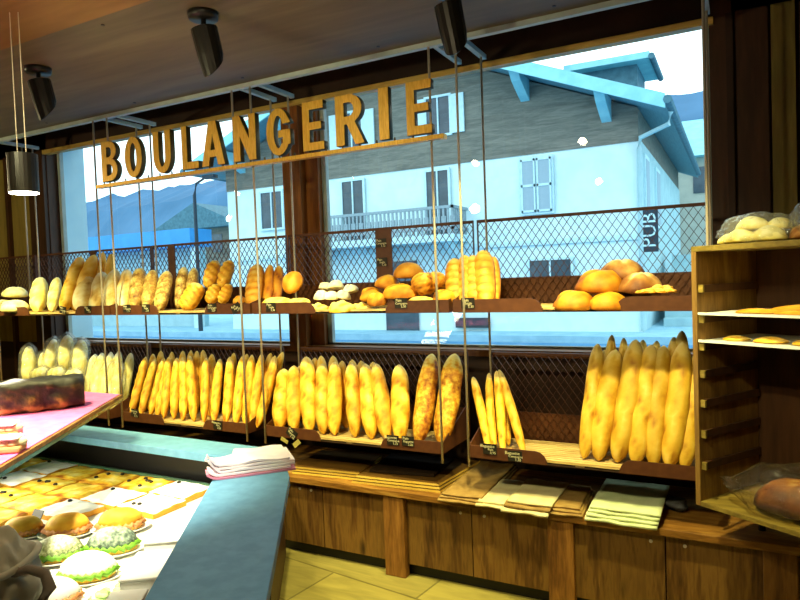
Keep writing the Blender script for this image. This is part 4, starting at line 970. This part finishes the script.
def filled_roll(px, py, top, fill, label, s=1.0):
    p = atz(px, py, DZ)
    pl = put('paper_plate', PLATE, sit(p, AV, 0, 0, s*1.12), 'white oval plate under the ' + label, 'plate', 'white plates in the display case')
    t = thing('filled_roll', p+RZ*.006, label, 'filled roll', 'filled rolls in the display case'); t.rotation_euler = (0, 0, AV); t.scale = (s, s, s)
    for nm, me, z in (('bun_base', BOT, 0), ('filling', fill, 0), ('bun_top', top, .026)):
        o = bpy.data.objects.new(nm, me); COL.objects.link(o); o.parent = t; o.location = (0, -.004 if nm == 'filling' else 0, z)
        if nm == 'bun_top': o.rotation_euler = (.16, 0, 0)
filled_roll(24, 536, B_G, HAM_ME, 'smooth golden roll behind the grey bag', .85)
filled_roll(68, 535, B_G, HAM_ME, 'smooth golden filled roll in the middle of its row', .95)
filled_roll(121, 530, B_G, HAM_ME, 'smooth golden filled roll nearest the counter edge', .98)
filled_roll(59, 560, B_S, LET_ME, 'pale seed-covered roll beside the grey bag', .95)
filled_roll(113, 552, B_D, LET_ME, 'dark-seeded salad roll nearest the counter edge', 1.0)
filled_roll(89, 579, B_W, LET_ME, 'white floury salad roll in front of the seeded rolls', 1.0)
filled_roll(52, 606, B_W, HAM_ME, 'white roll at the bottom edge beside the strap', .95)
# salad plate
p = atz(122, 601, DZ); put('paper_plate', PLATE, sit(p, AV, 0, 0, 1.35), 'large plate of salad at the bottom edge of the case', 'plate', 'white plates in the display case')
bm = BM(); random.seed(5)
for i in range(26):
    a, r = random.uniform(0, 2*pi), random.uniform(0, .8)
    c = p+Vector((.11*r*cos(a), .075*r*sin(a), .014+.012*random.random()))
    bmesh.ops.create_uvsphere(bm, u_segments=8, v_segments=5, radius=.022, matrix=Matrix.Translation(c) @ Matrix.Rotation(random.uniform(0, 3), 4, 'Z') @ Matrix.Diagonal((1.4, .8, .35, 1)))
tag(obj('salad', bm, [simple('salad_leaf', 'c8d8a0', '94b868', .5, 60)], smooth=True), 'pale green salad heaped on the large plate', 'salad')
# white boxes beside the counter edge
for i, (a, l) in enumerate(((.10, .19), (.33, .20), (.57, .22), (.83, .24))):
    o_ = k_in-UD*(a+l)-VD*.03
    t = thing('white_box', o_+UD*l/2-VD*.1+RZ*DZ, 'plain white cardboard box beside the counter edge, %s from the far corner' % ORD[i], 'box', 'white boxes along the counter edge')
    hh = .09-.006*i
    bm = BM(); obox(bm, o_+RZ*DZ, -VD, UD, RZ, (.015+.012*i, 0, .001), (.13, l-.015, hh)); obj('box_body', bm, M['white'], t, bevel=.004)
    bm = BM(); obox(bm, o_+RZ*DZ, -VD, UD, RZ, (.012+.012*i, -.003, hh), (.133, l-.012, hh+.008)); obj('box_lid', bm, M['white'], t, bevel=.003)
# pink-white wrapping paper on the counter corner
nl, nr = atz(207, 482, CZ), atz(296, 470, CZ)
na = (nr-nl).normalized(); nb = Vector((-na.y, na.x, 0)); nlen = (nr-nl).length
def napkin(k, label, mat):
    bm = BM(); nx, ny = 22, 8; g = [[], []]
    o_ = nl+nb*(.006*k)+na*(.006*((k*7) % 3)); L = nlen-.012*((k*5) % 3)
    for s in (0, 1):
        for j in range(ny+1):
            r = []
            for i in range(nx+1):
                t, q = i/nx, j/ny
                z = CZ+.001+k*.0095+(.007 if s else 0)+.004*noise.noise(Vector((t*4+k, q*3, k)))*k*.4
                z += max(0, .14-t)**2*(2.2 if k > 1 else .8)*(1.2-q)
                z += (.006*k)*(1-abs(2*t-1))*.2
                r.append(bm.verts.new(o_+na*(L*t)+nb*(.20*q*(1 if t > .32 else .62))+RZ*(z-CZ)))
            g[s].append(r)
    for s in (0, 1):
        for j in range(ny):
            for i in range(nx): bm.faces.new((g[s][j][i], g[s][j][i+1], g[s][j+1][i+1], g[s][j+1][i]))
    for j in range(ny):
        for i in (0, nx): bm.faces.new((g[0][j][i], g[0][j+1][i], g[1][j+1][i], g[1][j][i]))
    for i in range(nx):
        for j in (0, ny): bm.faces.new((g[0][j][i], g[0][j][i+1], g[1][j][i+1], g[1][j][i]))
    return tag(obj('wrapping_paper', bm, M[mat], smooth=False), label, 'wrapping paper', 'wrapping paper stack on the counter corner')
for k, (lab, mt) in enumerate((('deep pink paper wad at the bottom of the stack on the counter', 'pinkedge'), ('pinkish white paper wad above the deep pink one', 'pinkwhite'), ('pinkish white paper wad in the middle of the counter stack', 'pinkwhite'), ('pinkish white paper wad just below the top of the stack', 'pinkwhite'), ('topmost pale paper wad with curled left end on the counter', 'pinkwhite'))):
    napkin(k, lab, mt)
# grey bag, lower left
bp = atz(-6, 660, DZ)
bag = thing('grey_bag', bp, 'slumped grey cloth bag with a strap loop at the lower left', 'bag')
bm = BM(); bmesh.ops.create_icosphere(bm, subdivisions=5, radius=1)
for v in bm.verts:
    p = v.co.copy(); d = 1+.14*noise.noise(p*2.0)+.10*noise.noise(p*5+Vector((3, 0, 0)))+.04*abs(noise.noise(p*9))
    zz = p.z*d*.5+.5; sq = 1-.28*max(0, zz-.55)-.2*max(0, .2-zz)
    v.co = bp+Vector((p.x*d*.125*sq, p.y*d*.11*sq, max(0, zz)*.335))
obj('bag_body', bm, M['greybag'], bag, True)
RH = Vector((RV.x, RV.y, 0)).normalized(); NH = Vector((-FW.x, -FW.y, 0)).normalized()
bm = BM(); tube(bm, [bp+RH*.085+NH*.05+RZ*.235, bp+RH*.135+NH*.06+RZ*.25, bp+RH*.172+NH*.06+RZ*.238, bp+RH*.182+NH*.06+RZ*.205, bp+RH*.15+NH*.07+RZ*.15, bp+RH*.10+NH*.07+RZ*.08], [.010, .011, .013, .015, .019, .021], 10)
obj('strap', bm, M['greystrap'], bag, True)
bm = BM(); tube(bm, [bp+Vector((.118*cos(a), .104*sin(a), .25+.012*sin(a*2))) for a in [i*2*pi/24 for i in range(25)]], .009, 8, False); obj('rim', bm, M['greybag'], bag, True)

# ------------------------------------------------------------------ lamps
WARM = (1.0, .91, .36)
def spot_lamp(p, target, label):
    t = thing('spot_lamp', p, label, 'spot lamp', 'ceiling spot lamps')
    bm = BM(); tube(bm, [p-RZ*.028, p-RZ*.012, p], [.062, .066, .066], 20); obj('ceiling_rose', bm, M['blackm'], t, True)
    bm = BM(); tube(bm, [p-RZ*.09, p-RZ*.026], .011, 8); obj('stem', bm, M['blackm'], t, True)
    dd = Vector((.12, .16, -1)).normalized(); sx_ = Vector((1, 0, 0)); sx_ = (sx_-dd*sx_.dot(dd)).normalized(); sy_ = dd.cross(sx_)
    if sy_.y < 0: sy_ = -sy_
    a = p-RZ*.062; n = 20; rings = []
    bm = BM()
    for r_, h_, sl in ((.044, 0, 0), (.058, .006, 0), (.056, .12, 0), (.050, .17, .045), (.044, .17, .045), (.040, .10, .03)):
        rings.append([bm.verts.new(a+sx_*(r_*cos(2*pi*k/n))+sy_*(r_*sin(2*pi*k/n))+dd*(h_-sl*sin(2*pi*k/n))) for k in range(n)])
    for q in range(len(rings)-1):
        for k in range(n): bm.faces.new((rings[q][k], rings[q][(k+1) % n], rings[q+1][(k+1) % n], rings[q+1][k]))
    bm.faces.new(rings[0])
    obj('shade', bm, M['blackm'], t, False)
    bm = BM(); bm.faces.new([bm.verts.new(a+sx_*(.041*cos(2*pi*k/n))+sy_*(.041*sin(2*pi*k/n))+dd*(.125-.036*sin(2*pi*k/n))) for k in range(n)]); obj('lens', bm, M['lamp'], t)
    e = a+dd*.17
    return e+dd*.02+sy_*.03
SP = []
for px, py, lab in ((38, 68, 'black ceiling spot at the left, above the pendant lamp'), (203, 13, 'black ceiling spot hanging above the sign letters'), (447, -12, 'black ceiling spot cut off by the top of the picture')):
    p = atz(px, py, 2.80); p.z = 2.80 if p.y > 1.9 else 2.785
    SP.append(spot_lamp(p, p+Vector((.0, 1.0, -2.0)), lab))
SP.append(spot_lamp(Vector((-4.8, 2.1, 2.80)), Vector((-4.8, 3.2, .9)), 'black ceiling spot at the far left end of the row'))
def light(kind, name, loc, energy, color, target=None, size=.05, angle=60, blend=.7):
    l = bpy.data.lights.new(name, kind); l.energy = energy; l.color = color
    if kind == 'SPOT': l.spot_size = radians(angle); l.spot_blend = blend; l.shadow_soft_size = size
    elif kind == 'AREA': l.size = size
    else: l.shadow_soft_size = size
    o = bpy.data.objects.new(name, l); COL.objects.link(o); o.location = loc
    if target is not None: o.rotation_euler = (Vector(target)-Vector(loc)).to_track_quat('-Z', 'Y').to_euler()
    return o
for e, tgt, en in zip(SP, ((-3.6, 2.95, .6), (-2.3, 2.95, .6), (-1.3, 2.95, .6), (-4.9, 2.95, .6)), (340, 255, 200, 350)):
    light('SPOT', 'spot_light', e, en, WARM, tgt, .05, 72, 1)
# extra unseen spots added to light the right tray and display case
for x, y, tgt, en in ((-.55, 2.2, (-.45, 2.95, .6), 205), (-2.3, 1.2, (-2.4, 1.8, .7), 130)):
    light('SPOT', 'spot_light', (x, y, 2.6), en, WARM, tgt, .05, 75, .8)
# pendant lamp
pp = CP+ray(23, 174)*2.7
t = thing('pendant_lamp', pp, 'black cylinder pendant lamp with glowing underside at the left', 'pendant lamp')
bm = BM(); tube(bm, [pp+RZ*.085, pp+RZ*.083, pp-RZ*.078], [.046, .058, .058], 24); obj('lamp_shade', bm, M['blackm'], t)
bm = BM(); tube(bm, [pp-RZ*.082, pp-RZ*.079], .056, 24); obj('lens', bm, M['pend'], t)
for dx in (-.018, .018):
    bm = BM(); tube(bm, [pp+RZ*.085+RV*dx, Vector((pp.x, pp.y, 2.785))+RV*dx], .0022, 6); obj('cord', bm, M['rod'], t)
light('SPOT', 'pendant_light', pp-RZ*.1, 70, WARM, pp-RZ*2, .05, 110, .8)
# light inside the display case, under the upper shelf
l = light('AREA', 'case_light', (-2.75, 1.35, SZ-.04), 20, (1, .93, .66), (-2.25, 1.45, .7), .5)
l = light('SPOT', 'case_fill_spot', (-1.7, .7, 2.6), 480, (1, .95, .70), (-2.0, 1.5, .7), .06, 38, .8)  # unseen spot added high above the case to brighten the deck
light('POINT', 'room_fill_light', (-1.2, .9, 2.5), 34, (1, .84, .5), None, .03)  # point source added as unseen warm fill for the room
for x, tx in ((-.7, -.5), (-2.1, -2.0), (-3.5, -3.3)):
    light('SPOT', 'spot_light', (x, .7, 2.62), 105, (1, .92, .48), (tx, 3.15, 1.0), .05, 50, 1)  # unseen fill spots added to lift the bread in the lower trays
light('SPOT', 'spot_light', (-2.4, 1.2, 2.3), 42, (1, .92, .5), (-2.5, 3.0, 2.42), .05, 95, 1)  # unseen spot added to brighten the sign letters
light('SPOT', 'spot_light', (.55, 1.7, 2.6), 28, (1, .9, .5), (.12, 2.75, 1.75), .05, 40, 1)  # added spot without a lamp body, brightens the rack top
light('POINT', 'room_fill_light', (-5.4, 1.6, 2.4), 40, (1, .84, .45), None, .03)  # another unseen fill, added at the left end

# ------------------------------------------------------------------ outside
bm = BM(); box(bm, -120, 90, 4.1, 14.4, -.3, .0); struct('street', bm, M['street'])
bm = BM(); box(bm, -120, 90, 14.4, 80, -.3, .16); struct('pavement', bm, M['kerb'])
FY = 15.5
ch = thing('chalet', (-8, 20, .16), 'white chalet with timber gable and turquoise roof edge across the street', 'building')
X0, X1, XA = -14.2, -1.92, -8.06
def part(name, bm, mat, par=ch): return obj(name, bm, M[mat], par)
bm = BM(); box(bm, X0, X1, FY, 27, .16, 4.55); part('wall', bm, 'facade')
zr = lambda x: 7.87-abs(x-XA)*.411
bm = BM(); prism(bm, [(X0, FY-.03, 4.5), (X1, FY-.03, 4.5), (X1, FY-.03, zr(X1)-.1), (XA, FY-.03, zr(XA)-.1), (X0, FY-.03, zr(X0)-.1)], (0, 11.4, 0)); part('timber_gable', bm, 'timber')
for sgn in (-1, 1):
    xe = XA+sgn*6.81; 
    bm = BM(); prism(bm, [(XA, FY-1.1, zr(XA)+.12), (xe, FY-1.1, zr(xe)+.12), (xe, FY-1.1, zr(xe)-.02), (XA, FY-1.1, zr(XA)-.02)], (0, 13, 0)); part('roof_slope', bm, 'roof')
    bm = BM(); prism(bm, [(XA, FY-1.14, zr(XA)+.13), (xe, FY-1.14, zr(xe)+.13), (xe, FY-1.14, zr(xe)-.17), (XA, FY-1.14, zr(XA)-.17)], (0, .05, 0)); part('fascia', bm, 'fascia')
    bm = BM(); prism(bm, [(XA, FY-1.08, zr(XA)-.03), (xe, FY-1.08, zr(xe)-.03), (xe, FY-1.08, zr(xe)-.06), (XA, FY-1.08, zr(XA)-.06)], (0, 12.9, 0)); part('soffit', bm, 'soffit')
    for xb_ in (3.55, 5.45):
        x = XA+sgn*xb_; bm = BM(); z = zr(x)-.18
        prism(bm, [(x-.1, FY-1.0, z+.1), (x-.1, FY, z+.1), (x-.1, FY, z-.45), (x-.1, FY-.25, z-.35), (x-.1, FY-.75, z-.12)], (.22, 0, 0)); part('bracket', bm, 'fascia')
    bm = BM(); tube(bm, [(xe+sgn*.05, FY-1.15, zr(xe)+.0), (xe+sgn*.05, FY+11, zr(xe)+.0)], .09, 8); part('gutter', bm, 'roof')
bm = BM(); xe = XA+6.81; tube(bm, [(xe+.05, FY-.4, zr(xe)-.1), (xe, FY-.35, zr(xe)-.35), (X1+.05, FY-.1, 4.55), (X1+.02, FY-.08, 4.3), (X1+.02, FY-.08, .2)], .055, 8); part('downpipe', bm, 'facade2')
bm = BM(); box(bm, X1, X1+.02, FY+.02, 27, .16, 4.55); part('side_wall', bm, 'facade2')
bm = BM(); box(bm, X0, X1+.05, FY-.06, FY+.01, 2.28, 2.40); part('string_course', bm, 'wframe')
def window(x0, x1, z0, z1, shutters=False, par=ch):
    bm = BM(); 
    for a in ((x0-.06, x0, z0-.06, z1+.06), (x1, x1+.06, z0-.06, z1+.06), (x0, x1, z1, z1+.06), (x0, x1, z0-.06, z0), ((x0+x1)/2-.02, (x0+x1)/2+.02, z0, z1)): box(bm, a[0], a[1], FY-.09, FY-.035, a[2], a[3])
    w = part('window_frame', bm, 'wframe')
    bm = BM(); box(bm, x0, x1, FY-.055, FY-.032, z0, z1); obj('pane', bm, M['darkglass'], w)
    if shutters:
        for a, b in ((x0-.01, (x0+x1)/2-.02), ((x0+x1)/2+.02, x1+.01)):
            bm = BM(); box(bm, a, b, FY-.12, FY-.09, z0, z1); s = part('shutter', bm, 'shutter')
            bm = BM()
            for q in ((a, a+.04, z0, z1), (b-.04, b, z0, z1), (a, b, z0, z0+.05), (a, b, z1-.05, z1), (a, b, (z0+z1)/2-.03, (z0+z1)/2+.03)): box(bm, q[0], q[1], FY-.135, FY-.12, q[2], q[3])
            obj('shutter_frame', bm, M['wframe'], s)
window(-9.86, -9.18, 2.45, 4.36); window(-7.22, -6.6, 2.45, 4.36); window(-4.63, -3.91, 3.08, 4.37, True); window(-12.8, -12.02, 3.24, 4.32)
window(-7.15, -6.5, 5.3, 6.25); window(-9.8, -9.15, 5.3, 6.25)
for x in (-7.55, -6.45, -10.2, -9.1):
    bm = BM(); box(bm, x, x+.36, FY-.1, FY-.05, 5.28, 6.27); part('shutter', bm, 'wframe')
window(-4.5, -3.5, 1.1, 1.9); window(-11.6, -10.6, 1.1, 1.9)
bm = BM(); box(bm, -8.6, -7.6, FY-.05, FY-.02, .16, 2.05); part('entrance_door', bm, 'darkglass')
bm = BM(); box(bm, -6.5, -5.6, FY-.12, FY-.02, .25, .5); part('wall_vent', bm, 'signdark')
# balcony
bx0, bx1, by = -10.9, -6.1, FY-1.0
bm = BM(); box(bm, bx0, bx1, by, FY, 2.46, 2.64); bal = part('balcony', bm, 'wframe')
bm = BM()
for z in (2.75, 3.27): box(bm, bx0, bx1, by, by+.06, z, z+.07); box(bm, bx1-.06, bx1, by, FY, z, z+.07)
for i in range(41):
    x = bx0+(bx1-bx0-.05)*i/40; box(bm, x, x+.05, by+.01, by+.04, 2.64, 3.3)
    if i % 2 == 0: box(bm, x-.03, x+.09, by+.005, by+.045, 2.92, 3.08)
for i in range(8): y = by+i*.125; box(bm, bx1-.05, bx1-.02, y, y+.05, 2.64, 3.3)
obj('railing', bm, M['rail'], bal)
for x in (-10.5, -8.5, -6.5):
    bm = BM(); prism(bm, [(x, by+.2, 2.46), (x, FY, 2.46), (x, FY, 2.0)], (.15, 0, 0)); obj('console', bm, M['wframe'], bal)
# dormer on the right slope
bm = BM(); box(bm, -3.6, -2.2, 17.8, 19.4, 5.0, 6.95); part('dormer_wall', bm, 'roof')
bm = BM(); prism(bm, [(-4.0, 17.4, 6.92), (-1.85, 17.4, 6.90), (-1.85, 17.4, 7.06), (-4.0, 17.4, 7.08)], (0, 2.2, 0)); part('dormer_roof', bm, 'fascia')
bm = BM(); tube(bm, [(-1.8, 17.35, 6.92), (-1.8, 19.6, 6.92)], .08, 8); part('dormer_gutter', bm, 'roof')
# side wall windows
for y0, y1, z0, z1 in ((16.1, 16.9, 2.9, 4.3), (18.4, 19.4, 2.7, 4.3)):
    bm = BM(); box(bm, X1+.02, X1+.07, y0, y1, z0, z1); w = part('window_frame', bm, 'wframe')
    bm = BM(); box(bm, X1+.07, X1+.08, y0+.1, y1-.1, z0+.1, z1-.1); obj('pane', bm, M['shutter'], w)
# sign on the side wall, letters reading upwards
sg = thing('wall_sign', (-1.70, 15.42, 1.98), 'dark upright sign with pale letters at the corner of the chalet', 'sign')
bm = BM(); box(bm, X1+.02, -1.54, 15.40, 15.45, 1.98, 2.95); obj('sign_panel', bm, M['signdark'], sg)
me = textmesh('PUB', .44); me.materials.append(M['wframe'])
o = bpy.data.objects.new('lettering', me); COL.objects.link(o); o.parent = sg
o.matrix_local = Matrix.Translation((-.02, -.03, .485)) @ Matrix.Rotation(pi/2, 4, 'X') @ Matrix.Rotation(pi/2, 4, 'Z')
# outdoor stair beside the chalet
bm = BM()
for i in range(9): box(bm, X1+.3, .4, 17.0+i*.35, 20.6, .16+i*.2, .16+(i+1)*.2)
tag(obj('stone_stair', bm, M['facade2']), 'flight of grey steps beside the chalet side wall', 'stairs')
def house(name, x0, x1, y, d, h, rh, label, wm, rm, ax='x'):
    t = thing(name, ((x0+x1)/2, y+d/2, .16), label, 'building')
    bm = BM(); box(bm, x0, x1, y, y+d, .16, h); w = obj('wall', bm, M[wm], t)
    bm = BM()
    if ax == 'x': prism(bm, [(x0-.6, y-.6, h-.1), (x0-.6, y+d+.6, h-.1), (x0-.6, y+d/2, h+rh)], (x1-x0+1.2, 0, 0))
    else: prism(bm, [(x0-.6, y-.6, h-.1), (x1+.6, y-.6, h-.1), ((x0+x1)/2, y-.6, h+rh)], (0, d+1.2, 0))
    obj('roof', bm, M[rm], t)
    for k in range(2):
        bm = BM(); xx = x0+(x1-x0)*(.3+.4*k); box(bm, xx-.4, xx+.4, y-.04, y+.02, h-1.6, h-.5); obj('window', bm, M['darkglass'], t)
house('distant_house', -33, -26.5, 30, 8, 5.2, 1.5, 'grey house with dark roof below the hill, left window pane', 'timber', 'roof', 'y')
house('distant_house', -3.6, 4.5, 30, 7, 6.3, 2.2, 'beige house with pale roof behind the chalet eaves at the right', 'beige', 'fascia', 'x')
# blue flat-roofed kiosk, left
t = thing('blue_canopy', (-23, 17, .16), 'bright blue flat canopy beyond the street, left window pane', 'canopy')
bm = BM(); box(bm, -32, -16.0, 15.6, 16.6, 2.9, 3.5); obj('canopy_roof', bm, M['blue'], t)
bm = BM(); box(bm, -32, -16.3, 16.4, 16.6, .16, 2.9); obj('back_wall', bm, M['facade2'], t)
for x in (-28, -22, -16.2): bm = BM(); box(bm, x, x+.2, 15.8, 16, .16, 2.9); obj('post', bm, M['wframe'], t)
# street lamp
t = thing('street_lamp', (-14.9, 14.8, .16), 'dark street lamp with curved arm seen through the left pane', 'street lamp')
bm = BM(); tube(bm, [(-14.9, 14.8, .16), (-14.9, 14.8, 4.4), (-14.8, 14.8, 4.75), (-14.4, 14.8, 4.9)], [.07, .05, .04, .035], 8); obj('pole', bm, M['signdark'], t)
bm = BM(); box(bm, -14.45, -14.0, 14.7, 14.9, 4.85, 4.95); obj('lamp_head', bm, M['signdark'], t)
# hills
def hill(name, x0, x1, y, hfun):
    bm = BM(); n = 80; prev = None
    for i in range(n+1):
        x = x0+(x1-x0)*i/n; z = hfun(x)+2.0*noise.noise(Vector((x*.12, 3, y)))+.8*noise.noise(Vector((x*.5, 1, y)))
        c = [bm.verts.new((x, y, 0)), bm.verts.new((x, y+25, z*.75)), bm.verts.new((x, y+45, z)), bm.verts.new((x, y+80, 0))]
        if prev:
            for k in range(3): bm.faces.new((prev[k], c[k], c[k+1], prev[k+1]))
        prev = c
    o = obj(name, bm, M['hill']); o['kind'] = 'structure'; return o
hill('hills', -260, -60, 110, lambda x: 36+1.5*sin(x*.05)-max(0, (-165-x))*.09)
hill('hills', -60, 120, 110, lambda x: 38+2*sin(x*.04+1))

# world
w = bpy.data.worlds.new('sky'); SC.world = w; w.use_nodes = True
nt = w.node_tree; bg = nt.nodes['Background']
tc = N(nt, 'ShaderNodeTexCoord'); sx = N(nt, 'ShaderNodeSeparateXYZ'); nt.links.new(tc.outputs['Generated'], sx.inputs[0])
r = ramp(nt, sx.outputs['Z'], [(.0, (.66, .93, 1.0)), (.35, (.86, .98, 1.0)), (1.0, (.62, .88, 1.0))])
nt.links.new(r.outputs[0], bg.inputs['Color']); bg.inputs['Strength'].default_value = 2.5
SC.view_settings.view_transform = 'Standard'; SC.view_settings.look = 'None'; SC.view_settings.exposure = 0; SC.view_settings.gamma = 1
SC.cycles.use_denoising = True; SC.cycles.max_bounces = 8; SC.cycles.transparent_max_bounces = 16; SC.cycles.sample_clamp_indirect = 6
SC.cycles.caustics_reflective = False; SC.cycles.caustics_refractive = False
